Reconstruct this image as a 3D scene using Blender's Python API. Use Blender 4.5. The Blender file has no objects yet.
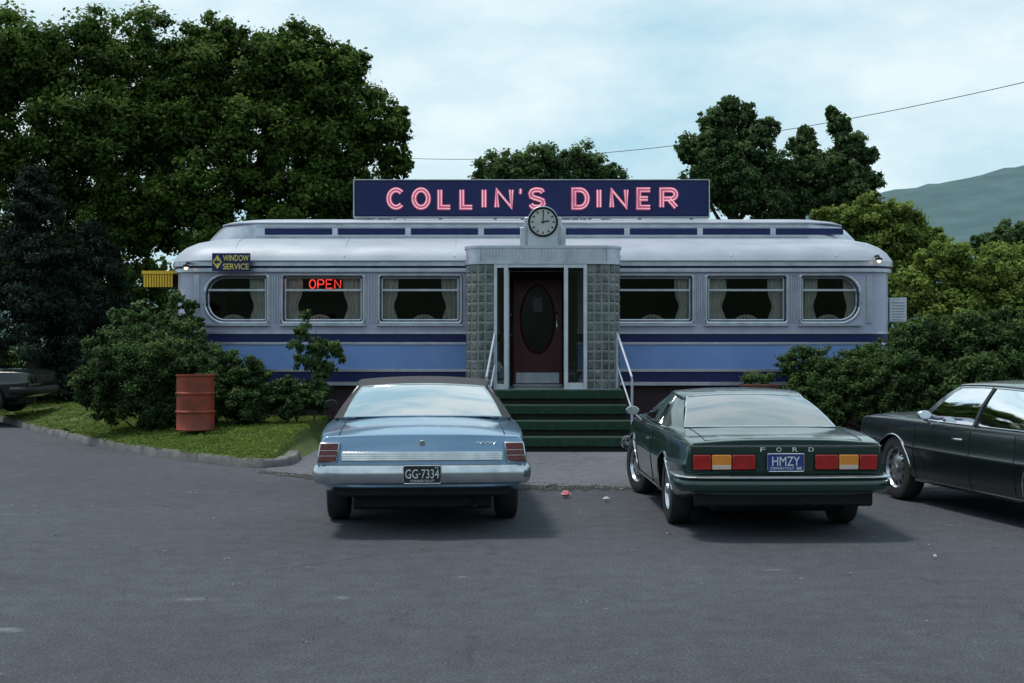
import bpy, bmesh, math, random
import numpy as np
from mathutils import Vector, Matrix
random.seed(7); PI = math.pi
sc = bpy.context.scene
col = sc.collection
F = 1328.0; H = 1.65
def X(px, Y): return (px - 512) * Y / F
def Z(py, Y): return H - (py - 341.5) * Y / F

# ------------------------------------------------------------------ materials
def newmat(name):
    m = bpy.data.materials.new(name); m.use_nodes = True
    nt = m.node_tree
    return m, nt, nt.nodes['Principled BSDF']
def N(nt, t, **kw):
    n = nt.nodes.new(t)
    for k, v in kw.items(): setattr(n, k, v)
    return n
def c4(c): return (c[0], c[1], c[2], 1)
def ramp(nt, src, stops):
    r = N(nt, 'ShaderNodeValToRGB')
    e = r.color_ramp.elements
    while len(e) < len(stops): e.new(0.5)
    for i, (p, c) in enumerate(stops):
        e[i].position = p; e[i].color = c4(c) if not isinstance(c, (int, float)) else (c, c, c, 1)
    nt.links.new(src, r.inputs['Fac']); return r
def mat(name, c, rough=.5, metal=0, c2=None, scale=6, bump=0, bscale=60, coat=0, spec=.5, stretch=None, rvar=.1):
    m, nt, b = newmat(name)
    L = nt.links.new
    tc = N(nt, 'ShaderNodeTexCoord'); mp = N(nt, 'ShaderNodeMapping')
    L(tc.outputs['Object'], mp.inputs['Vector'])
    if stretch: mp.inputs['Scale'].default_value = stretch
    n1 = N(nt, 'ShaderNodeTexNoise'); n1.inputs['Scale'].default_value = scale; n1.inputs['Detail'].default_value = 6
    L(mp.outputs[0], n1.inputs['Vector'])
    if c2 is None: c2 = tuple(x * .8 for x in c)
    r = ramp(nt, n1.outputs['Fac'], [(.35, c), (.7, c2)])
    L(r.outputs[0], b.inputs['Base Color'])
    mr = N(nt, 'ShaderNodeMapRange'); mr.inputs['To Min'].default_value = max(0, rough - rvar); mr.inputs['To Max'].default_value = rough + rvar
    L(n1.outputs['Fac'], mr.inputs['Value']); L(mr.outputs[0], b.inputs['Roughness'])
    b.inputs['Metallic'].default_value = metal
    b.inputs['Specular IOR Level'].default_value = spec
    b.inputs['Coat Weight'].default_value = coat; b.inputs['Coat Roughness'].default_value = .08
    if bump:
        n2 = N(nt, 'ShaderNodeTexNoise'); n2.inputs['Scale'].default_value = bscale; n2.inputs['Detail'].default_value = 4
        L(mp.outputs[0], n2.inputs['Vector'])
        bp = N(nt, 'ShaderNodeBump'); bp.inputs['Strength'].default_value = bump; bp.inputs['Distance'].default_value = .02
        L(n2.outputs['Fac'], bp.inputs['Height']); L(bp.outputs[0], b.inputs['Normal'])
    return m
def glassmat(name, tint, refl, rough=.03, ior=1.5):
    m = bpy.data.materials.new(name); m.use_nodes = True; nt = m.node_tree
    nt.nodes.clear(); L = nt.links.new
    out = N(nt, 'ShaderNodeOutputMaterial'); mix = N(nt, 'ShaderNodeMixShader')
    tr = N(nt, 'ShaderNodeBsdfTransparent'); tr.inputs[0].default_value = c4(tint)
    gl = N(nt, 'ShaderNodeBsdfGlossy'); gl.inputs['Roughness'].default_value = rough; gl.inputs['Color'].default_value = (1, 1, 1, 1)
    fr = N(nt, 'ShaderNodeFresnel'); fr.inputs['IOR'].default_value = ior
    ad = N(nt, 'ShaderNodeMath', operation='ADD'); ad.use_clamp = True; ad.inputs[1].default_value = refl
    tc = N(nt, 'ShaderNodeTexCoord'); nz = N(nt, 'ShaderNodeTexNoise'); nz.inputs['Scale'].default_value = 1.7
    L(tc.outputs['Object'], nz.inputs['Vector'])
    bp = N(nt, 'ShaderNodeBump'); bp.inputs['Strength'].default_value = .05; bp.inputs['Distance'].default_value = .05
    L(nz.outputs['Fac'], bp.inputs['Height']); L(bp.outputs[0], gl.inputs['Normal'])
    L(fr.outputs[0], ad.inputs[0]); L(ad.outputs[0], mix.inputs[0]); L(tr.outputs[0], mix.inputs[1]); L(gl.outputs[0], mix.inputs[2])
    L(mix.outputs[0], out.inputs[0]); return m
def emat(name, c, e, base=None):
    m, nt, b = newmat(name)
    b.inputs['Base Color'].default_value = c4(base or c)
    b.inputs['Emission Color'].default_value = c4(c); b.inputs['Emission Strength'].default_value = e
    b.inputs['Roughness'].default_value = .3
    return m
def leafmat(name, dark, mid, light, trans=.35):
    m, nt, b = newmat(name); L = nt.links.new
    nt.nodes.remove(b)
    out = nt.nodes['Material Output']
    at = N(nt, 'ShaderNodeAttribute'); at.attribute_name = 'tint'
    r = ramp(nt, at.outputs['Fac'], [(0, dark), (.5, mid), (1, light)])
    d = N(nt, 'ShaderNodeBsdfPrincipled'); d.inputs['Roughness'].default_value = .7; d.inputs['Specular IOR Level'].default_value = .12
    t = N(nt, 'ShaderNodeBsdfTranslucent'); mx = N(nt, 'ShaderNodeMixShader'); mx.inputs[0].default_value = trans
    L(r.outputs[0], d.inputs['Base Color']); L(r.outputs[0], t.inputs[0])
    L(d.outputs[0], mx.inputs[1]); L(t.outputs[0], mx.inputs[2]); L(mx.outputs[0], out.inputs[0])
    return m

M = {}
M['lav'] = mat('lavender enamel', (.42, .42, .56), .32, .05, (.35, .355, .49), 2.5, .05, 8, .2)
M['sky'] = mat('light blue enamel', (.19, .31, .64), .35, 0, (.155, .265, .57), 2, .05, 7, .15)
M['navy'] = mat('navy enamel', (.010, .016, .085), .45, 0, (.015, .02, .10), 3, 0, 8, 0, spec=.3)
M['steel'] = mat('stainless steel', (.56, .58, .65), .34, .7, (.40, .42, .49), 5, .04, 30)
M['roofp'] = mat('silver roof paint', (.42, .45, .53), .5, .1, (.31, .34, .41), 1.3, .1, 20, stretch=(1, 3, 1))
M['chrome'] = mat('chrome', (.72, .74, .76), .12, 1, (.6, .62, .65), 9, 0, rvar=.05)
M['dchrome'] = mat('dull bumper chrome', (.60, .62, .66), .22, .9, (.46, .48, .53), 9, 0, rvar=.06)
M['white'] = mat('white painted metal', (.58, .60, .66), .45, 0, (.46, .48, .53), 6)
M['railp'] = mat('blue grey rail paint', (.38, .42, .52), .45, 0, (.30, .33, .42), 6)
M['found'] = mat('maroon painted foundation', (.035, .012, .018), .7, 0, (.02, .01, .014), 4, .2, 30)
M['maroon'] = mat('maroon door paint', (.14, .010, .016), .35, 0, (.09, .008, .012), 5)
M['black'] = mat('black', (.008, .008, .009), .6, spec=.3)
M['rubber'] = mat('tyre rubber', (.018, .018, .02), .75, 0, (.03, .03, .032), 9, .1, 60)
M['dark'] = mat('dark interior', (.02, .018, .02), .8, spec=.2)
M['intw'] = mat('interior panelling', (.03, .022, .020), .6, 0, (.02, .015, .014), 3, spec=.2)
M['green'] = mat('green step carpet', (.009, .042, .022), .9, 0, (.006, .026, .015), 12, .3, 150)
M['stepd'] = mat('step shadow board', (.006, .008, .008), .8)  # near-black colour paints in the shadow below each tread nosing
M['gblock'] = mat('glass block', (.05, .065, .06), .15, .0, (.17, .19, .18), 7, .45, 26, .5)
M['mortar'] = mat('block mortar', (.26, .26, .27), .8)
M['glass'] = glassmat('window glass', (.80, .83, .83), .0)
M['cglass'] = glassmat('car side glass', (.42, .48, .48), .05)
M['rglass'] = glassmat('sloped rear glass', (.35, .42, .44), .62)
M['rglass2'] = glassmat('sloped rear glass dim', (.28, .34, .36), .36)
M['curtain'] = mat('cream curtain', (.72, .70, .64), .9, 0, (.58, .56, .52), 8)
M['booth'] = mat('cream booth vinyl', (.50, .48, .42), .5)
M['boothr'] = mat('red booth vinyl', (.12, .02, .02), .5)
M['pink'] = emat('glowing pink letter paint', (.70, .17, .30), .16, (.5, .13, .22))  # letter faces glow faintly by themselves, besides the neon tubes
M['neon'] = emat('pink neon tube', (1, .50, .60), .60, (.8, .4, .45))
M['redneon'] = emat('red neon tube', (1, .06, .05), 1.3)
M['bulb'] = emat('lamp bulb', (1, .75, .55), 1.5)
M['yellow'] = mat('yellow enamel', (.85, .50, .03), .5, 0, (.75, .42, .03))
M['signy'] = mat('yellow sign lettering', (.75, .58, .12), .5)
M['cream'] = mat('clock face', (.50, .52, .50), .4)
M['drum'] = mat('rusty red drum paint', (.30, .040, .020), .6, .1, (.13, .035, .018), 5, .2, 30)
M['bark'] = mat('bark', (.05, .04, .032), .9, 0, (.025, .02, .018), 5, .6, 14, stretch=(1, 1, .3))
M['curb'] = mat('weathered kerb stone', (.17, .17, .17), .85, 0, (.08, .08, .085), 3, .4, 40)
M['redw'] = mat('redwood planter', (.12, .035, .02), .7, 0, (.07, .02, .015), 6)
M['wire'] = mat('wire', (.02, .02, .02), .6)
M['white2'] = mat('plate lettering', (.75, .77, .78), .5)
M['platek'] = mat('black licence plate', (.02, .022, .03), .4)
M['plateb'] = mat('blue licence plate', (.02, .045, .22), .4)
M['tail'] = mat('red tail lens', (.42, .012, .010), .2, 0, (.28, .01, .008), 14, .2, 60, .6)
M['tail1'] = mat('dark red tail lens', (.14, .010, .012), .25, 0, (.09, .008, .01), 14, .2, 60, .3)
M['amber'] = mat('amber lens', (.75, .28, .03), .2, 0, (.65, .22, .03), 14, .2, 60, .6)
M['tape'] = mat('pale reverse lens', (.6, .5, .42), .3)
M['blue'] = mat('sky blue car paint', (.17, .30, .46), .26, .3, (.15, .265, .41), 1.6, 0, coat=.9)
M['vinyl'] = mat('black vinyl roof', (.018, .013, .016), .6, 0, (.030, .022, .026), 4, .25, 90)
M['grn'] = mat('dark green car paint', (.011, .040, .030), .26, .2, (.009, .032, .025), 2, 0, coat=.9)
M['dkg'] = mat('very dark green car paint', (.006, .012, .011), .26, .1, (.005, .010, .009), 2, 0, coat=.7)
M['seat'] = mat('car seat vinyl', (.05, .07, .10), .6)
M['seat2'] = mat('dark car seat vinyl', (.02, .03, .03), .6)
M['paper'] = mat('pink paper', (.65, .22, .25), .8)
M['wpaper'] = mat('white paper', (.6, .6, .6), .8)
M['doorg'] = mat('dark door glass', (.008, .009, .010), .15, 0, (.012, .013, .015), 3)

# ------------------------------------------------------------------ mesh helpers
def tag(o, label=None, cat=None, group=None, kind=None):
    if label: o['label'] = label
    if cat: o['category'] = cat
    if group: o['group'] = group
    if kind: o['kind'] = kind
    return o
def empty(name, loc, rz=0, label=None, cat=None, group=None):
    o = bpy.data.objects.new(name, None); col.objects.link(o)
    o.location = loc; o.rotation_euler = (0, 0, rz); o.empty_display_size = .2
    return tag(o, label, cat, group)
class MB:
    def __init__(s): s.v = []; s.f = []; s.mi = []
    def add(s, vs, fs, mi=0):
        b = len(s.v); s.v += [tuple(v) for v in vs]; s.f += [tuple(b + i for i in f) for f in fs]; s.mi += [mi] * len(fs)
    def box(s, x0, x1, y0, y1, z0, z1, mi=0):
        s.add([(x0,y0,z0),(x1,y0,z0),(x1,y1,z0),(x0,y1,z0),(x0,y0,z1),(x1,y0,z1),(x1,y1,z1),(x0,y1,z1)],
              [(3,2,1,0),(4,5,6,7),(0,1,5,4),(1,2,6,5),(2,3,7,6),(3,0,4,7)], mi); return s
    def tube(s, pts, r, n=8, closed=False, mi=0):
        pts = [Vector(p) for p in pts]; k = len(pts)
        rs = r if isinstance(r, (list, tuple)) else [r] * k
        vs = []; up = Vector((0, 0, 1))
        for i, p in enumerate(pts):
            a = pts[(i - 1) % k] if (closed or i > 0) else p
            b = pts[(i + 1) % k] if (closed or i < k - 1) else p
            t = (b - a).normalized() if (b - a).length > 1e-9 else Vector((0, 0, 1))
            u = t.cross(up)
            if u.length < .05: u = t.cross(Vector((0, 1, 0)))
            u.normalize(); w = u.cross(t)
            for j in range(n):
                an = 2 * PI * j / n
                vs.append(p + (u * math.cos(an) + w * math.sin(an)) * rs[i])
        fs = []
        for i in range(k if closed else k - 1):
            for j in range(n):
                a = i * n + j; b = i * n + (j + 1) % n; c = ((i + 1) % k) * n + (j + 1) % n; d = ((i + 1) % k) * n + j
                fs.append((a, b, c, d))
        if not closed:
            fs.append(tuple(range(n - 1, -1, -1))); fs.append(tuple((k - 1) * n + j for j in range(n)))
        s.add(vs, fs, mi); return s
    def grid(s, rows, closed=False, cap=False, mi=0, flip=False):
        n = len(rows[0]); vs = [p for r in rows for p in r]; fs = []
        for i in range(len(rows) - 1):
            for j in range(n if closed else n - 1):
                q = (i*n+j, i*n+(j+1) % n, (i+1)*n+(j+1) % n, (i+1)*n+j)
                fs.append(q[::-1] if flip else q)
        if cap:
            a = tuple(range(n)); b = tuple((len(rows)-1)*n + j for j in range(n))
            fs.append(a if flip else a[::-1]); fs.append(b[::-1] if flip else b)
        s.add(vs, fs, mi); return s
    def lathe(s, prof, axis='x', c=(0, 0, 0), n=28, mi=0):   # prof: (r, h)
        rows = []
        for i in range(n + 1):
            a = 2 * PI * i / n; ro = []
            for r, h in prof:
                if axis == 'x': ro.append((c[0] + h, c[1] + r * math.cos(a), c[2] + r * math.sin(a)))
                elif axis == 'z': ro.append((c[0] + r * math.cos(a), c[1] + r * math.sin(a), c[2] + h))
                else: ro.append((c[0] + r * math.cos(a), c[1] + h, c[2] + r * math.sin(a)))
            rows.append(ro)
        s.grid(rows, mi=mi); return s
    def build(s, name, mats, parent=None, smooth=True, bevel=0, local=False, angle=38):
        me = bpy.data.meshes.new(name)
        off = Vector((0, 0, 0))
        if not local:
            p = parent
            while p: off += p.location; p = p.parent
        me.from_pydata([tuple(Vector(v) - off) for v in s.v], [], s.f)
        if not isinstance(mats, (list, tuple)): mats = [mats]
        for m in mats: me.materials.append(m)
        me.polygons.foreach_set('material_index', s.mi)
        if smooth:
            me.polygons.foreach_set('use_smooth', [True] * len(me.polygons))
            me.update()
            me.set_sharp_from_angle(angle=math.radians(angle))
        me.update()
        o = bpy.data.objects.new(name, me); col.objects.link(o)
        if parent: o.parent = parent
        if bevel:
            b = o.modifiers.new('bevel', 'BEVEL'); b.width = bevel; b.segments = 2; b.limit_method = 'ANGLE'
        return o
def clean(me):
    bm = bmesh.new(); bm.from_mesh(me)
    bmesh.ops.remove_doubles(bm, verts=bm.verts, dist=1e-5)
    bmesh.ops.recalc_face_normals(bm, faces=bm.faces)
    bm.to_mesh(me); bm.free()
def apply_bool(o, cutters, mats):
    clean(o.data)
    if not isinstance(cutters, list): cutters = [cutters]
    cs = []
    for cm in cutters:
        c = cm.build('cutter', mats, None, smooth=False, local=True); clean(c.data)
        c.parent = o.parent; cs.append(c)
        md = o.modifiers.new('b', 'BOOLEAN'); md.object = c; md.operation = 'DIFFERENCE'; md.solver = 'EXACT'
    bpy.context.view_layer.update()
    dg = bpy.context.evaluated_depsgraph_get()
    me = bpy.data.meshes.new_from_object(o.evaluated_get(dg))
    o.modifiers.clear(); o.data = me
    for c in cs: bpy.data.objects.remove(c)
    me.polygons.foreach_set('use_smooth', [True] * len(me.polygons))
    me.set_sharp_from_angle(angle=math.radians(38))
def text_mesh(name, s, x0, x1, z0, z1, y, m, parent, local=False, depth=.004, bold=0.0):
    cu = bpy.data.curves.new('t', 'FONT'); cu.body = s; cu.size = 1; cu.extrude = .01; cu.offset = bold
    ob = bpy.data.objects.new('t', cu); col.objects.link(ob)
    bpy.context.view_layer.update()
    me = bpy.data.meshes.new_from_object(ob.evaluated_get(bpy.context.evaluated_depsgraph_get()))
    bpy.data.objects.remove(ob)
    co = np.array([v.co[:] for v in me.vertices])
    mn, mx = co.min(0), co.max(0)
    off = Vector((0, 0, 0))
    if not local:
        p = parent
        while p: off += p.location; p = p.parent
    out = np.empty_like(co)
    out[:, 0] = x0 + (co[:, 0] - mn[0]) / (mx[0] - mn[0]) * (x1 - x0) - off.x
    out[:, 2] = z0 + (co[:, 1] - mn[1]) / (mx[1] - mn[1]) * (z1 - z0) - off.z
    out[:, 1] = y - (co[:, 2] - mn[2]) / max(1e-6, mx[2] - mn[2]) * depth - off.y
    me.vertices.foreach_set('co', out.ravel()); me.materials.clear(); me.materials.append(m); me.update()
    o = bpy.data.objects.new(name, me); col.objects.link(o); o.parent = parent
    return o
def rrect(x0, x1, y0, y1, r, n=6):
    pts = []
    for cx, cy, a0 in ((x1 - r, y0 + r, -90), (x1 - r, y1 - r, 0), (x0 + r, y1 - r, 90), (x0 + r, y0 + r, 180)):
        for i in range(n + 1):
            a = math.radians(a0 + 90 * i / n); pts.append((cx + r * math.cos(a), cy + r * math.sin(a)))
    return pts
def rrect4(x0, x1, z0, z1, rl, rr, n=8):
    pts = []
    for cx, cz, a0, r in ((x1 - rr, z0 + rr, -90, rr), (x1 - rr, z1 - rr, 0, rr), (x0 + rl, z1 - rl, 90, rl), (x0 + rl, z0 + rl, 180, rl)):
        for i in range(n + 1):
            a = math.radians(a0 + 90 * i / n); pts.append((cx + r * math.cos(a), cz + r * math.sin(a)))
    return pts

# ------------------------------------------------------------------ world, sun, camera
SD = Vector((-.32, .12, .90)).normalized()     # towards the sun
el = math.asin(SD.z); az = math.atan2(SD.x, SD.y)
w = bpy.data.worlds.new("World"); sc.world = w; w.use_nodes = True
nt = w.node_tree; nt.nodes.clear(); L = nt.links.new
out = N(nt, 'ShaderNodeOutputWorld'); bg = N(nt, 'ShaderNodeBackground'); bg.inputs['Strength'].default_value = .148
sky = N(nt, 'ShaderNodeTexSky'); sky.sky_type = 'NISHITA'; sky.sun_disc = False; sky.sun_elevation = el; sky.sun_rotation = az
sky.dust_density = 1.2; sky.air_density = 1.0; sky.ozone_density = 1.5
tc = N(nt, 'ShaderNodeTexCoord'); mp = N(nt, 'ShaderNodeMapping'); mp.inputs['Scale'].default_value = (1, 1, 2.2); mp.inputs['Location'].default_value = (.62, .2, .35)
nz = N(nt, 'ShaderNodeTexNoise'); nz.inputs['Scale'].default_value = 3.6; nz.inputs['Detail'].default_value = 9; nz.inputs['Roughness'].default_value = .55
L(tc.outputs['Generated'], mp.inputs[0]); L(mp.outputs[0], nz.inputs['Vector'])
r = ramp(nt, nz.outputs['Fac'], [(.38, .0), (.60, 1.0)])
cl_ = N(nt, 'ShaderNodeMix', data_type='RGBA')
cl_.inputs['A'].default_value = (3.1, 4.95, 5.8, 1); cl_.inputs['B'].default_value = (5.9, 6.8, 7.0, 1)
L(r.outputs[0], cl_.inputs['Factor'])
mix = N(nt, 'ShaderNodeMix', data_type='RGBA'); mix.inputs['Factor'].default_value = .88
L(sky.outputs[0], mix.inputs['A']); L(cl_.outputs['Result'], mix.inputs['B']); L(mix.outputs['Result'], bg.inputs['Color']); L(bg.outputs[0], out.inputs[0])
sl = bpy.data.lights.new('sun', 'SUN'); sl.energy = 2.7; sl.angle = math.radians(11); sl.color = (1, .94, .84)
so = bpy.data.objects.new('sun', sl); col.objects.link(so); so.rotation_euler = (-SD).to_track_quat('-Z', 'Y').to_euler()
cam = bpy.data.cameras.new('camera'); cam.lens = F / 1024 * 36; cam.sensor_width = 36; cam.clip_end = 6000
co = bpy.data.objects.new('camera', cam); col.objects.link(co); co.location = (0, 0, H); co.rotation_euler = (PI / 2, 0, 0)
sc.camera = co
sc.view_settings.view_transform = 'Standard'; sc.view_settings.look = 'None'; sc.view_settings.exposure = 0

# ------------------------------------------------------------------ ground
def asphalt(name, base, crackw=.012, cr=.75, scuffs=()):
    m, nt, b = newmat(name); L = nt.links.new
    tc = N(nt, 'ShaderNodeTexCoord')
    big = N(nt, 'ShaderNodeTexNoise'); big.inputs['Scale'].default_value = .3; big.inputs['Detail'].default_value = 6
    mid = N(nt, 'ShaderNodeTexNoise'); mid.inputs['Scale'].default_value = 5; mid.inputs['Detail'].default_value = 9; mid.inputs['Roughness'].default_value = .75
    fine = N(nt, 'ShaderNodeTexNoise'); fine.inputs['Scale'].default_value = 60; fine.inputs['Detail'].default_value = 5; fine.inputs['Roughness'].default_value = .8
    st = N(nt, 'ShaderNodeTexNoise'); st.inputs['Scale'].default_value = 1.0; st.inputs['Detail'].default_value = 10; st.inputs['Roughness'].default_value = .7; st.inputs['Distortion'].default_value = .5
    for n in (big, mid, fine, st): L(tc.outputs['Object'], n.inputs['Vector'])
    r1 = ramp(nt, big.outputs['Fac'], [(.3, tuple(x * .86 for x in base)), (.7, tuple(x * 1.16 for x in base))])
    r2 = ramp(nt, mid.outputs['Fac'], [(.3, .74), (.7, 1.24)])
    r3 = ramp(nt, fine.outputs['Fac'], [(.34, .42), (.5, 1.0), (.66, 1.95)])
    def mul(a, bb):
        x = N(nt, 'ShaderNodeMix', data_type='RGBA', blend_type='MULTIPLY'); x.inputs['Factor'].default_value = 1
        L(a, x.inputs['A']); L(bb, x.inputs['B']); return x.outputs['Result']
    c = mul(mul(r1.outputs[0], r2.outputs[0]), r3.outputs[0])
    rs = ramp(nt, st.outputs['Fac'], [(.60, 0.0), (.70, .4)])
    x = N(nt, 'ShaderNodeMix', data_type='RGBA'); x.inputs['B'].default_value = c4(tuple(v * 1.6 for v in base))
    L(rs.outputs[0], x.inputs['Factor']); L(c, x.inputs['A']); c = x.outputs['Result']
    rs = ramp(nt, st.outputs['Fac'], [(.30, .4), (.40, 0.0)])          # darker oily patches
    x = N(nt, 'ShaderNodeMix', data_type='RGBA'); x.inputs['B'].default_value = c4(tuple(v * .5 for v in base))
    L(rs.outputs[0], x.inputs['Factor']); L(c, x.inputs['A']); c = x.outputs['Result']
    for (sx, sy, rx, ry) in scuffs:
        mp = N(nt, 'ShaderNodeMapping'); mp.vector_type = 'POINT'
        mp.inputs['Location'].default_value = (-sx/rx, -sy/ry, 0); mp.inputs['Scale'].default_value = (1/rx, 1/ry, 0)
        L(tc.outputs['Object'], mp.inputs[0])
        ln = N(nt, 'ShaderNodeVectorMath', operation='LENGTH'); L(mp.outputs[0], ln.inputs[0])
        a = N(nt, 'ShaderNodeMath', operation='MULTIPLY_ADD'); L(mid.outputs['Fac'], a.inputs[0]); a.inputs[1].default_value = 3.0; L(ln.outputs['Value'], a.inputs[2])
        rr = ramp(nt, a.outputs[0], [(0, .6), (1, 0)]); rr.color_ramp.elements[0].position = .0
        mr = N(nt, 'ShaderNodeMapRange'); mr.inputs['From Min'].default_value = 1.6; mr.inputs['From Max'].default_value = 2.2; mr.inputs['To Min'].default_value = .6; mr.inputs['To Max'].default_value = 0
        L(a.outputs[0], mr.inputs['Value'])
        x = N(nt, 'ShaderNodeMix', data_type='RGBA'); x.inputs['B'].default_value = (.22, .23, .25, 1)
        L(mr.outputs[0], x.inputs['Factor']); L(c, x.inputs['A']); c = x.outputs['Result']
    dis = N(nt, 'ShaderNodeMix', data_type='RGBA', blend_type='LINEAR_LIGHT'); dis.inputs['Factor'].default_value = .18
    L(tc.outputs['Object'], dis.inputs['A']); L(mid.outputs['Color'], dis.inputs['B'])
    vo = N(nt, 'ShaderNodeTexVoronoi'); vo.feature = 'DISTANCE_TO_EDGE'; vo.inputs['Scale'].default_value = .28
    L(dis.outputs['Result'], vo.inputs['Vector'])
    rc = ramp(nt, vo.outputs['Distance'], [(0, 1.0), (crackw, 0.0)])
    gate = ramp(nt, st.outputs['Fac'], [(.50, 0.0), (.58, cr)])
    g = N(nt, 'ShaderNodeMath', operation='MULTIPLY'); L(rc.outputs[0], g.inputs[0]); L(gate.outputs[0], g.inputs[1])
    x = N(nt, 'ShaderNodeMix', data_type='RGBA'); x.inputs['B'].default_value = c4(tuple(v * .4 for v in base))
    L(g.outputs[0], x.inputs['Factor']); L(c, x.inputs['A']); L(x.outputs['Result'], b.inputs['Base Color'])
    b.inputs['Roughness'].default_value = .88; b.inputs['Specular IOR Level'].default_value = .25
    bp = N(nt, 'ShaderNodeBump'); bp.inputs['Strength'].default_value = .8; bp.inputs['Distance'].default_value = .014
    L(fine.outputs['Fac'], bp.inputs['Height']); L(bp.outputs[0], b.inputs['Normal'])
    return m
M['asph'] = asphalt('asphalt', (.066, .071, .085), .007, .6, [(-2.05, 8.5, .28, .12), (-1.1, 8.55, .10, .10), (-.35, 9.3, .08, .07), (1.9, 9.6, .16, .06), (-2.9, 7.6, .2, .1)])
M['apron'] = asphalt('walk asphalt', (.110, .115, .132), .02)
M['lawn'] = mat('lawn soil and grass', (.06, .10, .020), .9, 0, (.09, .11, .03), 2.2, .5, 60)
M['field'] = mat('meadow', (.03, .055, .02), .95, 0, (.02, .04, .015), .2)

def sheet(name, pts, z, m, kind='structure'):
    b = MB(); b.add([(x, y, z) for x, y in pts], [tuple(range(len(pts)))])
    return tag(b.build(name, m, smooth=False), kind=kind)
sheet('ground', [(-2500, -400), (2500, -400), (2500, 3000), (-2500, 3000)], -.02, M['field'])
sheet('parking_lot', [(-40, -12), (40, -12), (40, 24), (14, 27), (-9, 40), (-40, 40)], 0, M['asph'])
edge = []
for i in range(120):
    px = 262 + i * (1010 - 262) / 119
    Ye = np.interp(px, [262, 330, 520, 640, 760, 1010], [16.9, 16.0, 15.1, 14.9, 14.9, 15.3]) + random.uniform(-.06, .06)
    edge.append((X(px, Ye), Ye))
ap = edge + [(9, 22.5), (-3.0, 22.5)]
sheet('walkway', ap, .008, M['apron'])
b = MB(); vs = []
for i, (x, y) in enumerate(edge):
    wv = .24 + .10*math.sin(i*.31) + random.uniform(-.10, .14); vs += [(x, y - wv, .004), (x, y + random.uniform(.0, .12), .012)]
b.add(vs, [(2*i, 2*i+2, 2*i+3, 2*i+1) for i in range(len(edge) - 1)])
M['grit'] = mat('dark gutter grit', (.012, .012, .013), .95, 0, (.05, .05, .048), 12, .6, 60)
tag(b.build('gutter', M['grit'], smooth=False), kind='structure')

kp = [(-40, 66), (-18, 40), (-11.5, 29), (-8.7, 24.2), (-6.6, 21.0), (-5.6, 19.6), (-4.65, 18.5), (-3.95, 17.75), (-3.4, 17.3), (-3.05, 17.3), (-2.9, 17.7), (-2.95, 18.6)]
def smooth_poly(p, it=2):
    for _ in range(it):
        q = [p[0]]
        for a, c in zip(p[:-1], p[1:]):
            q += [(a[0]*.75+c[0]*.25, a[1]*.75+c[1]*.25), (a[0]*.25+c[0]*.75, a[1]*.25+c[1]*.75)]
        q.append(p[-1]); p = q
    return p
ks = smooth_poly(kp)
rows = []
for i, (x, y) in enumerate(ks):
    a = ks[max(0, i-1)]; c = ks[min(len(ks)-1, i+1)]
    tx, ty = c[0]-a[0], c[1]-a[1]; l = math.hypot(tx, ty); nx, ny = -ty/l, tx/l
    j = random.uniform(-.015, .015)
    rows.append([(x+nx*o, y+ny*o, z) for o, z in ((0, -.01), (.01, .09+j), (.03, .115+j), (.17, .12+j), (.19, .10), (.19, -.01))])
tag(MB().grid(rows, flip=True).build('kerb', M['curb']), kind='structure')

def lawn_z(d): return float(np.interp(d, [0, .3, 2, 4, 8, 30], [.105, .15, .30, .36, .4, .3]))
lawnp = [p for p in ks if p[0] < -3.2 and p[1] > 17.2]
rows = []
ds = [0.08, .3, .7, 1.2, 1.8, 2.6, 3.6, 5, 8, 14, 30]
for (x, y) in lawnp: rows.append([(x + .1, y + .1 + d, lawn_z(d) + random.uniform(-.012, .012)) for d in ds])
rows.append([(-3.15, 17.45 + d, lawn_z(d) * .6) for d in ds])
rows.append([(-2.95, 17.5 + d, .0) for d in ds])
tag(MB().grid(rows, flip=True).build('lawn', M['lawn']), kind='structure')

rows = []
rs = np.random.RandomState(3)
for j in range(30):
    y = 420 + j * 22
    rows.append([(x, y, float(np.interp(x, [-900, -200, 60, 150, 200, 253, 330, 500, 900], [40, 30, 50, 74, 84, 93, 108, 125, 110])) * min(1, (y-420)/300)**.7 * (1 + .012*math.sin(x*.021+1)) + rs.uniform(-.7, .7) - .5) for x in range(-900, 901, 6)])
M['hill'] = mat('hazy wooded hillside', (.062, .118, .130), 1, 0, (.044, .090, .102), .05, .6, .25)  # distance haze is put into the blue-green base colour
tag(MB().grid(rows).build('hill_shape', M['hill']), kind='structure')
rows = []
for j in range(12):
    y = -42 - j*9
    rows.append([(x, y, min(1, j/5)**.8 * (13 + 3*math.sin(x*.05) + 2*math.sin(x*.17+1)) + rs.uniform(-1.2, 1.2)*(j > 0) - .3*(j == 0)) for x in range(-160, 161, 4)])
M['slope'] = mat('added dark reflection slope', (.022, .045, .014), 1, 0, (.012, .026, .010), .4, .8, 1)
tag(MB().grid(rows, flip=True).build('hill_shape', M['slope']), kind='structure')  # added unseen slope behind the camera to darken window and metal reflections

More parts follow.
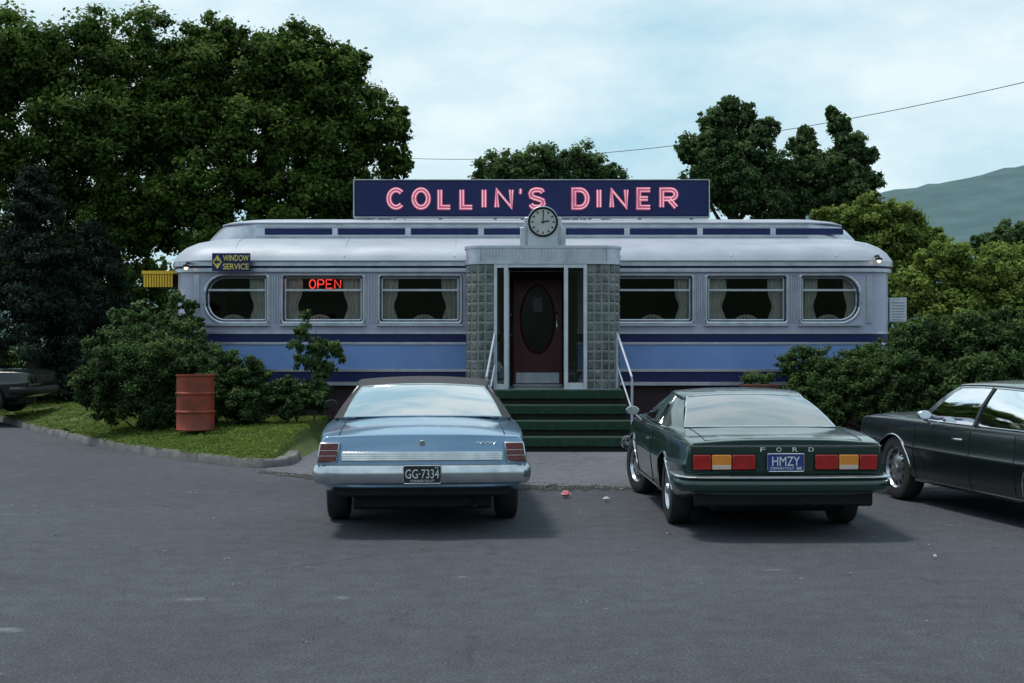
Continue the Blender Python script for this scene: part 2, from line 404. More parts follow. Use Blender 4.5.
# ------------------------------------------------------------------ foliage
def leaves(name, clumps, n, size, m, parent, seed=1, flat=.8, aspect=.55, hang=0, soft=.42):
    rg = np.random.RandomState(seed)
    C = np.array(clumps, float)
    wgt = C[:, 3]**2; wgt /= wgt.sum()
    idx = rg.choice(len(C), n, p=wgt)
    d = rg.normal(size=(n, 3)); d /= np.linalg.norm(d, axis=1)[:, None]
    rad = C[idx, 3] * np.clip(np.abs(rg.normal(.62, soft, n)), .05, 1.9)
    P = C[idx, :3] + d * rad[:, None] * np.array([1, 1, flat])
    nn = d * .6 + rg.normal(size=(n, 3)) * .55 + np.array([0, -.2, .55]); nn /= np.linalg.norm(nn, axis=1)[:, None]
    t = np.cross(nn, rg.normal(size=(n, 3))); t[:, 2] -= hang; t /= np.linalg.norm(t, axis=1)[:, None]
    s = np.cross(nn, t); s /= np.linalg.norm(s, axis=1)[:, None]
    sz = size * rg.uniform(.55, 1.35, n)[:, None]
    V = np.empty((n, 4, 3))
    V[:, 0] = P - t * sz * .5; V[:, 1] = P + s * sz * aspect * .5 + nn * sz * .08; V[:, 2] = P + t * sz * .5; V[:, 3] = P - s * sz * aspect * .5 + nn * sz * .08
    off = Vector((0, 0, 0)); p = parent
    while p: off += p.location; p = p.parent
    V[:, :, 2] = np.maximum(V[:, :, 2], .012)
    V -= np.array(off)
    me = bpy.data.meshes.new(name)
    me.vertices.add(4*n); me.vertices.foreach_set('co', V.ravel())
    me.loops.add(4*n); me.loops.foreach_set('vertex_index', np.arange(4*n, dtype=np.int32))
    me.polygons.add(n); me.polygons.foreach_set('loop_start', np.arange(0, 4*n, 4, dtype=np.int32))
    me.update(calc_edges=True)
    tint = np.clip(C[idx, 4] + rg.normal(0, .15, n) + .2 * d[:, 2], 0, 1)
    a = me.attributes.new('tint', 'FLOAT', 'FACE'); a.data.foreach_set('value', tint.astype(np.float32))
    me.materials.append(m); me.validate()
    o = bpy.data.objects.new(name, me); col.objects.link(o); o.parent = parent
    return o
def clumps_from(lobes, per, seed, rmin=.12, rmax=.28):      # lobes: px, py, Y, rpx
    rg = np.random.RandomState(seed); out = []
    for (px, py, Y, rp) in lobes:
        R = rp * Y / F; c = np.array([X(px, Y), Y, Z(py, Y)])
        lt = rg.uniform(-.08, .08)
        for k in range(per):
            d = rg.normal(size=3); d /= np.linalg.norm(d)
            rr = R * rg.uniform(rmin, rmax)
            q = rg.uniform(.0, 1)**.42
            p = c + d * np.array([1.10, 1, .95]) * (R*1.08 - rr*.5) * q
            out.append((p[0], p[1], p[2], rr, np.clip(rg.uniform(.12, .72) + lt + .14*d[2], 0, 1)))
    return out
def trunk(pts, rs, parent, limbs=()):
    b = MB(); b.tube(pts, rs, 10)
    for (a, c, r0) in limbs:
        a = Vector(a); c = Vector(c); mid = (a + c) / 2 + Vector((random.uniform(-.2, .2), random.uniform(-.2, .2), -.25))
        b.tube([a, mid, c], [r0, r0*.65, r0*.2], 6)
    return b.build('trunk', M['bark'], parent)
LM = {
 'deep': leafmat('deep green leaves', (.016, .036, .006), (.058, .112, .020), (.14, .205, .045)),
 'mid': leafmat('mid green leaves', (.028, .056, .018), (.078, .135, .048), (.14, .205, .08)),
 'pale': leafmat('pale yellow green leaves', (.05, .085, .014), (.14, .20, .04), (.25, .32, .08)),
 'yew': leafmat('yew needles', (.010, .024, .007), (.040, .080, .024), (.10, .155, .046), .2),
 'spruce': leafmat('spruce needles', (.004, .009, .006), (.012, .026, .018), (.032, .055, .036), .1),
 'grass': leafmat('grass blades', (.055, .10, .014), (.125, .195, .035), (.20, .26, .07)),
}
def tree(name, label, lobes, n, size, lm, seed, base_px, per=60, group=None, r0=.28, cat='tree', limbs=True, **kw):
    Y = lobes[0][2]
    bx = X(base_px, Y)
    root = empty(name, (bx, Y, 0), 0, label, cat, group)
    cl = clumps_from(lobes, per, seed)
    zs = [c[2] for c in cl]; top = max(zs)
    random.seed(seed)
    mx = sum(c[0] for c in cl)/len(cl)
    pts = [(bx, Y, -.1), (bx + .05, Y, top*.25), (bx*.7 + mx*.3, Y + .1, top*.5), (bx*.5 + mx*.5, Y, top*.72), (mx, Y, top*.9)]
    lb = []
    if limbs:
        for (px, py, yy, rp) in lobes:
            tz = Z(py, yy); k = min(.85, max(.2, tz/top - .2)); z0 = top*k
            x0 = float(np.interp(z0, [p[2] for p in pts], [p[0] for p in pts]))
            lb.append(((x0, Y, z0), (X(px, yy), yy, tz), r0*.4))
    trunk(pts, [r0*1.25, r0, r0*.75, r0*.45, r0*.12], root, lb)
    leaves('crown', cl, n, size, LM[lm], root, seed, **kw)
    return root
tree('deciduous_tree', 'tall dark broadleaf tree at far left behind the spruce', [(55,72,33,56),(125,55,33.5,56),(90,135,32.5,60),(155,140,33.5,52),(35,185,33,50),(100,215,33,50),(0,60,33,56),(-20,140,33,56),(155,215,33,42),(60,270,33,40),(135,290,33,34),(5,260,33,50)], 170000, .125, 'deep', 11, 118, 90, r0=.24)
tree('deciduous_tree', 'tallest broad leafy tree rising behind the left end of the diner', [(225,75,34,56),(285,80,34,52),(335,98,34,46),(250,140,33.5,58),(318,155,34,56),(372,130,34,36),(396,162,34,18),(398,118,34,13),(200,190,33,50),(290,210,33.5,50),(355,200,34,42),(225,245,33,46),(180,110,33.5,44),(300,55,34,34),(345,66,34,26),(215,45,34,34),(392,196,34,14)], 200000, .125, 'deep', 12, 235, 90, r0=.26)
tree('deciduous_tree', 'rounded treetop showing above the middle of the sign', [(500,172,46,24),(540,168,46,26),(580,168,46,26),(610,182,46,19),(484,184,46,16),(520,188,46,30),(562,190,46,32),(602,196,46,24)], 60000, .14, 'mid', 13, 545, 80)
tree('poplar_tree', 'tall poplar with several pointed tops right of the sign', [(715,122,43,17),(740,115,43,17),(703,150,43,24),(742,148,43,27),(735,185,43,32),(770,168,43,22),(765,130,43,14),(700,188,43,24),(728,104,43,10),(762,200,43,26),(690,150,43,14),(720,165,43,26)], 78000, .13, 'mid', 14, 735, 90, 'poplars behind the diner')
tree('poplar_tree', 'shorter poplar between the two taller ones', [(803,148,43.5,15),(800,178,43.5,26),(788,205,43.5,24),(806,132,43.5,8),(818,200,43.5,22)], 32000, .13, 'mid', 15, 800, 90, 'poplars behind the diner')
tree('poplar_tree', 'narrow rightmost poplar with a single pointed top', [(840,125,43,12),(850,148,43,19),(835,172,43,24),(862,180,43,20),(850,207,43,30),(832,113,43,7),(868,155,43,10)], 44000, .13, 'mid', 16, 847, 90, 'poplars behind the diner')
tree('small_tree', 'bright green bushy tree just behind the right end of the diner', [(872,216,33,24),(900,228,33,26),(845,222,33,18),(885,250,33,30),(915,255,33,24),(822,216,33,10),(895,290,32.5,30),(930,240,33,16)], 60000, .10, 'pale', 17, 885, 80, r0=.12)
tree('small_tree', 'pale green bushy tree near the right edge above the hedge', [(945,258,29,24),(970,280,29,34),(925,290,29,30),(1005,272,29.5,30),(950,315,28.5,32),(1000,305,29,38),(1035,290,29,34)], 80000, .09, 'pale', 18, 960, 80, r0=.12)
tree('small_tree', 'darker rounded tree behind the pale one at right edge', [(985,244,36,14),(1012,238,36,18),(1035,242,36,22)], 20000, .13, 'mid', 19, 1010, 60, r0=.12)
tree('yew_shrub', 'dark spreading yew mass beside the right end of the diner', [(800,368,21.8,22),(830,368,21.6,24),(862,368,21.4,26),(880,385,21,30),(845,395,21.2,28),(808,395,21.4,24),(880,358,21.6,20),(795,410,21.2,16),(830,412,21,20),(870,412,20.9,20)], 90000, .05, 'yew', 20, 842, 80, 'yews in front of the diner', r0=.06, cat='shrub')
tree('yew_shrub', 'tallest yew hedge behind the dark sedan at right', [(912,350,20.6,26),(945,340,20.6,28),(978,338,20.4,28),(1012,336,20.4,32),(920,385,20.2,36),(965,385,20,38),(1010,385,20,40),(1040,350,20.2,32),(900,374,20.6,24),(930,410,20,24),(985,410,20,24)], 120000, .055, 'yew', 21, 965, 80, 'yews in front of the diner', r0=.06, cat='shrub')
tree('yew_shrub', 'wide rounded yew behind and left of the red drum', [(112,350,21.6,26),(145,345,21.6,30),(180,347,21.6,28),(98,382,21.4,26),(135,380,21.2,38),(172,380,21.2,34),(205,362,21.6,22),(110,408,21.2,18),(150,410,21,20),(180,410,21,18),(160,360,21,30),(120,365,21,26)], 130000, .05, 'yew', 22, 140, 80, 'yews in front of the diner', r0=.06, cat='shrub')
tree('yew_shrub', 'lower yew just right of the red drum', [(222,368,21,23),(248,378,21,22),(215,398,20.9,24),(245,402,20.9,24),(264,398,21,15)], 60000, .05, 'yew', 23, 235, 70, 'yews in front of the diner', r0=.05, cat='shrub')
tree('upright_shrub', 'light green sprigs standing above the left yew', [(176,300,22,9),(190,306,22,8),(168,318,22,11),(182,325,22,14),(196,322,22,8),(140,318,22.4,16),(122,316,22.4,12)], 9000, .08, 'mid', 24, 180, 30, r0=.02, cat='shrub')
tree('weedy_sapling', 'tall thin leafy sapling against the front below the second window', [(306,314,21.3,6),(303,332,21.3,10),(318,346,21.3,12),(333,350,21.3,9),(308,360,21.3,13),(326,368,21.3,11),(341,358,21.3,5),(318,382,21.3,14),(296,346,21.3,7)], 2900, .11, 'mid', 25, 312, 26, r0=.015, cat='sapling', aspect=.35, hang=.6, soft=.7)
tree('low_shrub', 'low dark shrub between the right-hand yew and the blue car', [(285,388,21,14),(300,396,21,14),(275,400,21,12),(318,402,21,12),(292,408,20.9,14)], 18000, .06, 'yew', 26, 295, 50, r0=.02, cat='shrub')
def spruce(label, px, Y, top, rad, n, seed, group):
    bx = X(px, Y); root = empty('spruce_tree', (bx, Y, 0), 0, label, 'tree', group)
    MB().tube([(bx, Y, 0), (bx, Y, top*.95)], [.2, .03], 8).build('trunk', M['bark'], root)
    rg = np.random.RandomState(seed); cl = []
    for k in range(420):
        t = rg.uniform(0.02, 1)**.75; z = .2 + t*(top-.2); rr = rad*(1-t)**.8 + .1
        a = rg.uniform(0, 2*PI); q = rg.uniform(.3, 1)
        cl.append((bx + rr*q*math.cos(a), Y + rr*q*math.sin(a), z - .25*q*(1-t), .15 + .22*(1-t), rg.uniform(.1, .7)))
    leaves('crown', cl, n, .11, LM['spruce'], root, seed, flat=.5, aspect=.28, hang=.5)
spruce('dark drooping spruce at the far left edge', 34, 30, 5.6, 2.1, 70000, 31, 'dark spruces at the left')
spruce('dark spruce between the left edge and the big yew', 92, 31, 4.4, 1.8, 50000, 32, 'dark spruces at the left')
cl = []
rg = np.random.RandomState(40)
for k in range(900):
    x = rg.uniform(-48, 50); y = rg.uniform(50, 58) ; h = 3.6 + 1.2*math.sin(x*.3) + (2.2 if x < -12 else 0)
    cl.append((x, y, rg.uniform(.3, h), rg.uniform(.7, 1.3), rg.uniform(.1, .6)))
o = leaves('woodland', cl, 80000, .32, LM['deep'], None, 41); tag(o, 'low dark woodland far behind the diner', 'woodland', kind='stuff')
rg = np.random.RandomState(50); cl = []
for k in range(3200):
    i = rg.randint(len(lawnp)); x0, y0 = lawnp[i]
    if y0 > 30: continue
    x = x0 + rg.uniform(-.5, .5); yk = float(np.interp(x, [p[0] for p in lawnp], [p[1] for p in lawnp])); y = yk + .16 + rg.uniform(0, 1)**1.3*5
    if x > -3.2: x = -3.3
    cl.append((x, y, lawn_z(y - yk - .1) + .01, .16, rg.uniform(.1, .8)))
for k in range(200):
    i = rg.randint(len(lawnp)); x0, y0 = lawnp[i]
    if y0 < 30: cl.append((x0 + rg.uniform(-.1, .1), y0 + rg.uniform(.12, .24), .13, .08, rg.uniform(.3, .8)))
o = leaves('grass', cl, 80000, .06, LM['grass'], None, 51, flat=.12, aspect=.2, hang=0); tag(o, 'short rough grass of the lawn beside the kerb', 'grass', kind='stuff')
cl = []
for k in range(500):
    i = rg.randint(len(edge)-1); x, y = edge[i]; cl.append((x + rg.uniform(-.1, .1), y + rg.normal(-.05, .16), .012, rg.uniform(.03, .12), rg.uniform(.1, .9)))
for k in range(160): cl.append((rg.uniform(-6, 7), rg.uniform(6.5, 15), .008, rg.uniform(.02, .10), rg.uniform(.1, .9)))
M['gravel'] = leafmat('grey gravel', (.03, .03, .032), (.12, .12, .125), (.30, .30, .30), 0)
o = leaves('gravel', cl, 5000, .020, M['gravel'], None, 52, flat=.08, aspect=.8); tag(o, 'loose grit along the gutter and over the lot', 'gravel', kind='stuff')

# ------------------------------------------------------------------ diner
D = empty('diner', (.35, 24.5, 0), 0, 'long light blue and silver railcar style diner with navy stripes and rounded ends', 'diner')
YF = 22.7
def zx(py): return Z(py, YF)
def xx(px): return X(px, YF)
XL, XR, YB = xx(171), xx(896), 26.4
def ring_wall(z0, z1, out, name, m, thick=.04, r=.55, parent=D):
    o_ = rrect(XL-out, XR+out, YF-out, YB+out, r+out, 8); i_ = rrect(XL-out+thick, XR+out-thick, YF-out+thick, YB+out-thick, r+out-thick, 8)
    rows = [[(x, y, z0) for x, y in i_], [(x, y, z0) for x, y in o_], [(x, y, z1) for x, y in o_], [(x, y, z1) for x, y in i_], [(x, y, z0) for x, y in i_]]
    return MB().grid(rows, closed=True).build(name, m, parent)
ring_wall(-.05, .90, -.12, 'foundation', M['found'], .1)
ring_wall(.90, .96, .03, 'stainless_strip', M['steel'])
ring_wall(.96, 1.135, .0, 'stripe', M['navy'])['label'] = 'lower navy stripe'
ring_wall(1.135, 1.18, .022, 'stainless_strip', M['steel'])
ring_wall(1.18, 1.60, .0, 'blue_panel', M['sky'])
ring_wall(1.60, 1.64, .02, 'stainless_strip', M['steel'])
ring_wall(1.64, 1.78, .0, 'stripe', M['navy'])['label'] = 'upper navy stripe'
ring_wall(1.78, 1.82, .02, 'stainless_strip', M['steel'])
wall = ring_wall(1.82, 2.84, .0, 'wall', M['lav'], .12)
WZ0, WZ1 = zx(323), zx(275)
wins = [(205, 268, .34, .05), (282, 364, .05, .05), (379, 461, .05, .05), (611, 693, .05, .05), (706, 787, .05, .05), (800, 860, .05, .34)]
off = D.location
cuts = []
for (a, b_, rl, rr) in wins:
    p = rrect4(xx(a), xx(b_), WZ0, WZ1, rl, rr); cut = MB()
    cut.grid([[(x, YF-.4, z) for x, z in p], [(x, YF+.4, z) for x, z in p]], closed=True, cap=True); cuts.append(cut)
cut = MB().box(-.1, .98, YF-.4, YF+.4, 1.7, 2.72); cuts.append(cut)
for cut in cuts: cut.v = [tuple(Vector(v) - off) for v in cut.v]
apply_bool(wall, cuts, [M['lav']])
for k, (a, b_, rl, rr) in enumerate(wins):
    p = rrect4(xx(a), xx(b_), WZ0, WZ1, rl, rr)
    fr = MB().tube([(x, YF-.012, z) for x, z in p], .026, 6, True)
    p2 = rrect4(xx(a)+.05, xx(b_)-.05, WZ0+.05, WZ1-.045, max(.02, rl-.05), max(.02, rr-.05))
    fr.tube([(x, YF+.05, z) for x, z in p2], .018, 6, True)
    wo = fr.build('window', M['steel'], D)
    p3 = rrect4(xx(a)+.01, xx(b_)-.01, WZ0+.01, WZ1-.01, rl, rr)
    g = MB(); g.add([(x, YF+.06, z) for x, z in p3], [tuple(range(len(p3)))]); g.build('pane', M['glass'], wo, smooth=False)
    MB().box(xx(a)+.05, xx(b_)-.05, YF+.02, YF+.05, zx(291), zx(289)).build('sash_bar', M['steel'], wo)
    MB().box(xx(a)-.03, xx(b_)+.03, YF-.06, YF+.0, WZ0-.05, WZ0-.02).build('window_sill', M['steel'], wo)
for (a, b_) in ((268, 282), (364, 379), (693, 706), (787, 800), (193, 201), (865, 873)):
    q = MB(); n = 5
    for i in range(n):
        x = xx(a+2) + (xx(b_-2) - xx(a+2)) * i / (n-1)
        q.tube([(x, YF-.004, WZ0), (x, YF-.004, WZ1)], .014, 6)
    q.build('fluted_pilaster', M['steel'], D)
ring_wall(2.84, 2.90, .06, 'cornice', M['steel'], .2)
ring_wall(2.905, 2.935, .045, 'cornice_groove', M['navy'], .2)
ring_wall(2.94, 3.02, .08, 'cornice', M['steel'], .25)
def ringrows(prof, r):
    rows = []
    for ix, iy, z in prof:
        rr = max(.15, r - iy*.35)
        rows.append([(x, y, z) for x, y in rrect(XL-.13+ix, XR+.13-ix, YF-.13+iy, YB+.13-iy, rr, 10)])
    return rows
MB().grid(ringrows([(.1, .1, 3.0), (.02, .02, 3.01), (.01, .01, 3.03), (.04, .04, 3.09), (.10, .11, 3.19), (.20, .24, 3.29), (.36, .44, 3.38), (.60, .74, 3.45), (1.2, 1.2, 3.50)], .85), closed=True, cap=True).build('roof', M['roofp'], D)
MB().grid(ringrows([(.34, 1.0, 3.33), (.44, 1.0, 3.50), (.58, 1.0, 3.64), (.70, 1.0, 3.74)], 1.15), closed=True, cap=True).build('clerestory', M['steel'], D)
MB().grid(ringrows([(.70, 1.0, 3.735), (.67, .955, 3.74), (.68, .945, 3.758), (.80, .99, 3.795), (1.0, 1.15, 3.83), (1.6, 1.6, 3.85)], 1.15), closed=True, cap=True).build('clerestory_roof', M['roofp'], D)
yc = YF - .13 + 1.0
xs = [X(p, yc) for p in range(262, 850, 73)]
for i in range(len(xs)-1):
    x0, x1 = xs[i]+.05, xs[i+1]-.05
    MB().box(x0, x1, yc-.012, yc+.01, 3.545, 3.66).build('clerestory_panel', M['navy'], D, bevel=.004)
for z in (3.515, 3.69): MB().tube([(XL+1.3, yc-.012, z), (XR-1.3, yc-.012, z)], .012, 6).build('clerestory_trim', M['white'], D)
for px in (235, 345, 455, 620, 730, 835):
    x = xx(px); MB().tube([(x, YF-.09, 3.105), (x, YF+.11, 3.292), (x, YF+.31, 3.382), (x, YF+.61, 3.452)], .008, 5).build('roof_seam', M['roofp'], D)
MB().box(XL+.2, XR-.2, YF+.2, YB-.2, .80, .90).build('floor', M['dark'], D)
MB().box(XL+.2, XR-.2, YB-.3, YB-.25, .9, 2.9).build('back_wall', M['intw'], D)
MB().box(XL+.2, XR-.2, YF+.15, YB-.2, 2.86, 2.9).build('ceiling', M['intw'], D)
MB().box(XL+1, XR-1, YB-1.6, YB-1.1, .9, 1.95).build('counter', M['intw'], D, bevel=.02)
ya = 23.3
AW = MB().box(X(143, ya)+.01, X(173, ya)-.01, ya+.02, ya+1.4, Z(286, ya), Z(274, ya)).build('service_awning', M['dark'], D); AW['label'] = 'yellow ribbed awning at the left end'
q = MB(); n = 11
for i in range(n):
    x = X(144.5, ya) + (X(171.5, ya) - X(144.5, ya)) * i / (n-1)
    q.box(x-.017, x+.017, ya, ya+.018, Z(287, ya), Z(274, ya))
q.box(X(142, ya), X(174, ya), ya-.02, ya+1.45, Z(274, ya)+.002, Z(271.5, ya)+.012)
q.build('slats', M['yellow'], AW)
ax = X(892, 23.4)
q = MB(); q.box(ax-.1, ax+.20, 23.2, 23.8, Z(322, 23.4), Z(298, 23.4))
for i in range(7): q.box(ax-.05, ax+.17, 23.185, 23.2, Z(320, 23.4)+.05*i, Z(320, 23.4)+.05*i+.02)
q.build('air_conditioner', M['white'], D, bevel=.01)
for px, py in ((186, 266), (879, 259)):
    x = X(px, YF-.2); z = Z(py, YF-.2)
    lo = MB().tube([(x, YF+.05, z+.06), (x, YF-.16, z+.06), (x, YF-.2, z+.02)], .02, 6).lathe([(.0, .03), (.05, .02), (.06, -.02)], 'z', (x, YF-.2, z)).build('lamp', M['black'], D)
    MB().lathe([(0, -.07), (.03, -.055), (.038, -.03), (.03, 0)], 'z', (x, YF-.2, z), 12).build('bulb', M['bulb'], lo)
sv = empty('service_sign', (X(231, 22.4), 22.45, Z(271, 22.4)), 0, 'small dark sign reading WINDOW SERVICE fixed to the cornice at left', 'sign')
ys = 22.42
MB().box(X(212, ys), X(250, ys), ys, ys+.05, Z(271, ys), Z(253, ys)).build('board', M['navy'], sv, bevel=.006)
for p0 in (225, 240): MB().box(X(p0, ys), X(p0+2, ys), ys+.05, ys+.2, Z(268, ys), Z(265, ys)).build('bracket', M['black'], sv)
text_mesh('lettering', 'WINDOW', X(223, ys), X(248.8, ys), Z(261, ys), Z(255, ys), ys-.003, M['signy'], sv, bold=.015)
text_mesh('lettering', 'SERVICE', X(223, ys), X(248.8, ys), Z(269.5, ys), Z(263.5, ys), ys-.003, M['signy'], sv, bold=.015)
q = MB(); cx, cz = X(217.5, ys), Z(262, ys)
q.add([(cx-.085, ys-.006, cz), (cx, ys-.006, cz-.12), (cx+.075, ys-.006, cz), (cx, ys-.006, cz+.12)], [(0, 1, 2, 3)]); q.build('diamond', M['signy'], sv, smooth=False)
q = MB(); q.add([(cx-.060, ys-.010, cz), (cx-.008, ys-.010, cz-.055), (cx-.008, ys-.010, cz-.02), (cx+.045, ys-.010, cz-.02), (cx+.045, ys-.010, cz+.02), (cx-.008, ys-.010, cz+.02), (cx-.008, ys-.010, cz+.055)], [(0, 1, 2, 3, 4, 5, 6)]); q.build('arrow', M['navy'], sv, smooth=False)
on = empty('neon_sign', (X(324, 22.85), 22.9, Z(289, 22.85)), 0, 'small red neon sign reading OPEN inside the second window', 'neon sign')
def strokes(ch):
    def arc(cx, cy, rx, ry, a0, a1, n=14): return [(cx + rx*math.cos(math.radians(a0+(a1-a0)*i/n)), cy + ry*math.sin(math.radians(a0+(a1-a0)*i/n))) for i in range(n+1)]
    return {
     'C': [(arc(.5, .5, .5, .5, 42, 318, 20), 0)],
     'O': [(arc(.5, .5, .5, .5, 0, 348, 24), 1)],
     'L': [([(0, 1), (0, 0), (1, 0)], 0)],
     'I': [([(.5, 1), (.5, 0)], 0)],
     'N': [([(0, 0), (0, 1), (1, 0), (1, 1)], 0)],
     "'": [([(.5, 1.06), (.5, .9), (.40, .76)], 0)],
     'S': [([(.97, .84), (.85, .96), (.6, 1), (.35, 1), (.1, .93), (0, .78), (.06, .62), (.3, .54), (.7, .46), (.94, .38), (1, .22), (.9, .07), (.65, 0), (.35, 0), (.12, .05), (0, .18)], 0)],
     'D': [([(0, 0), (0, 1)] + arc(.45, .5, .55, .5, 90, -90, 14), 1)],
     'E': [([(1, 1), (0, 1), (0, 0), (1, 0)], 0), ([(0.05, .5), (.8, .5)], 0)],
     'R': [([(0, 0), (0, 1)] + arc(.62, .74, .36, .26, 90, -90, 10) + [(.1, .48)], 0), ([(.5, .46), (1, 0)], 0)],
     'P': [([(0, 0), (0, 1)] + arc(.62, .72, .36, .28, 90, -90, 10) + [(.1, .44)], 0)],
    }[ch]
def offset(pts, d, closed):
    n = len(pts); o = []
    for i in range(n):
        a = pts[(i-1) % n] if (closed or i) else None; c = pts[(i+1) % n] if (closed or i < n-1) else None; p = pts[i]
        ds = []
        if a is not None: ds.append((p[0]-a[0], p[1]-a[1]))
        if c is not None: ds.append((c[0]-p[0], c[1]-p[1]))
        ns = []
        for dx, dy in ds:
            l = math.hypot(dx, dy) or 1; ns.append((-dy/l, dx/l))
        nx = sum(q[0] for q in ns)/len(ns); ny = sum(q[1] for q in ns)/len(ns); l2 = nx*nx+ny*ny
        k = 1/max(l2, .3); o.append((p[0]+nx*k*d, p[1]+ny*k*d))
    return o
for i, ch in enumerate('OPEN'):
    x0 = X(309.5 + i*8.4, 22.85); wd = X(315.5, 22.85) - X(309.5, 22.85); z0 = Z(288.2, 22.85); ht = Z(279.8, 22.85) - z0
    q = MB()
    for st, cl_ in strokes(ch):
        q.tube([(x0 + a*wd, 22.85, z0 + b_*ht) for a, b_ in st], .011, 6, bool(cl_))
    q.build('neon_letter', M['redneon'], on)
MB().tube([(X(306, 22.88), 22.88, Z(278, 22.88)), (X(343, 22.88), 22.88, Z(278, 22.88))], .006, 6).build('hanging_bar', M['black'], on)
SY = 23.75
sg = empty('roof_sign', (X(531, SY), SY+.1, Z(216, SY)), 0, "long navy roof sign reading COLLIN'S DINER in pink neon letters", 'sign')
MB().box(X(355, SY), X(708, SY), SY, SY+.22, Z(216, SY), Z(181, SY)).build('panel', M['navy'], sg, bevel=.01)
q = MB()
x0, x1, z0, z1 = X(354, SY), X(709, SY), Z(217, SY), Z(180, SY)
q.box(x0, x1, SY-.02, SY+.24, z1-.004, z1+.010); q.box(x0, x1, SY-.02, SY+.24, z0-.012, z0+.006)
q.box(x0-.012, x0+.006, SY-.021, SY+.241, z0-.011, z1+.009); q.box(x1-.006, x1+.012, SY-.021, SY+.241, z0-.011, z1+.009)
q.build('frame', M['steel'], sg)
for px in (372, 440, 495, 590, 640, 692):
    x = X(px, SY); MB().box(x-.03, x+.03, SY+.06, SY+.12, 3.78, z0-.012).build('support_post', M['steel'], sg)
lets = [('C', 386, 406), ('O', 411, 431), ('L', 437, 453), ('L', 459, 475), ('I', 479, 489), ('N', 494, 514), ("'", 516, 525), ('S', 528, 546),
        ('D', 571, 590), ('I', 594, 604), ('N', 609, 629), ('E', 636, 653), ('R', 659, 679)]
for ch, a, b_ in lets:
    hw = .05 if ch != "'" else .03
    X0, X1 = X(a, SY-.03)+.05, X(b_, SY-.03)-.05; Z0, Z1 = Z(210, SY-.03)+.05, Z(187, SY-.03)-.05
    rb = MB(); tb = MB()
    for k, (st, cl_) in enumerate(strokes(ch)):
        pts = [(X0 + u*(X1-X0), Z0 + v*(Z1-Z0)) for u, v in st]
        A = offset(pts, hw, cl_); B = offset(pts, -hw, cl_); yy = SY-.012-.002*k
        nn = len(pts); m_ = nn if cl_ else nn-1
        rb.add([(p[0], yy, p[1]) for p in A] + [(p[0], yy, p[1]) for p in B], [(i, (i+1) % nn, nn+(i+1) % nn, nn+i) for i in range(m_)])
        for d in ((.026, -.026) if ch != "'" else (0,)):
            tb.tube([(p[0], SY-.035, p[1]) for p in offset(pts, d, cl_)], .0095, 6, bool(cl_))
    lo = rb.build('letter', M['pink'], sg, smooth=False)
    tb.build('neon_tube', M['neon'], lo)
def curtain(px0, px1, label):
    Yc = YF+.16; rows = []; random.seed(int(px0)); ph = random.uniform(0, 6)
    x0, x1 = X(px0, Yc), X(px1, Yc)
    cx = x0 if ' left side' in label else x1
    for j in range(14):
        z = WZ1 - (WZ1 - WZ0 + .04) * j / 13; t = j/13; pin = 1.1 - .30*math.exp(-((t-.62)/.18)**2)
        rows.append([(cx + (x0 + (x1-x0)*i/28 - cx)*pin, Yc + .03*math.sin(i/28*24+ph+t), z) for i in range(29)])
    tag(MB().grid(rows).build('curtain', M['curtain']), label, 'curtain', 'curtains in the diner windows')
ords = ['first', 'second', 'third', 'fourth', 'fifth', 'sixth']
for wi, side, a, b_ in ((0, 'right', 251, 266), (1, 'left', 285, 301), (1, 'right', 345, 361), (2, 'left', 382, 397), (2, 'right', 443, 458), (3, 'right', 676, 691), (4, 'left', 709, 725), (4, 'right', 769, 784), (5, 'left', 803, 816), (5, 'right', 844, 856)):
    curtain(a, b_, f'cream curtain gathered at the {side} side of the {ords[wi]} diner window from left')
for i, px in enumerate((234, 320, 424, 652, 746, 828)):
    Yb = YF+.45; x = X(px, Yb)
    bo = empty('booth_seat', (x, Yb, .9), 0, f'cream topped booth back seen through the {ords[i]} diner window from left', 'booth seat', 'booth seats inside the diner')
    p = [(x+.20*math.cos(PI*t/12), 2.0+.12*math.sin(PI*t/12)) for t in range(13)] + [(x-.20, 1.0), (x+.20, 1.0)]
    MB().grid([[(a, Yb-.05, z) for a, z in p], [(a, Yb+.05, z) for a, z in p]], closed=True, cap=True).build('backrest', M['booth'], bo, bevel=.015)
    q = MB()
    for s in (-3, -2, -1, 0, 1, 2, 3): q.tube([(x, Yb-.06, 1.95), (x+.17*math.sin(s*.42), Yb-.06, 1.97+.12*math.cos(s*.42))], .007, 4)
    q.build('piping', M['boothr'], bo)
    MB().box(x-.2, x+.2, Yb+.05, Yb+.5, .9, 1.35).build('seat', M['boothr'], bo, bevel=.03)

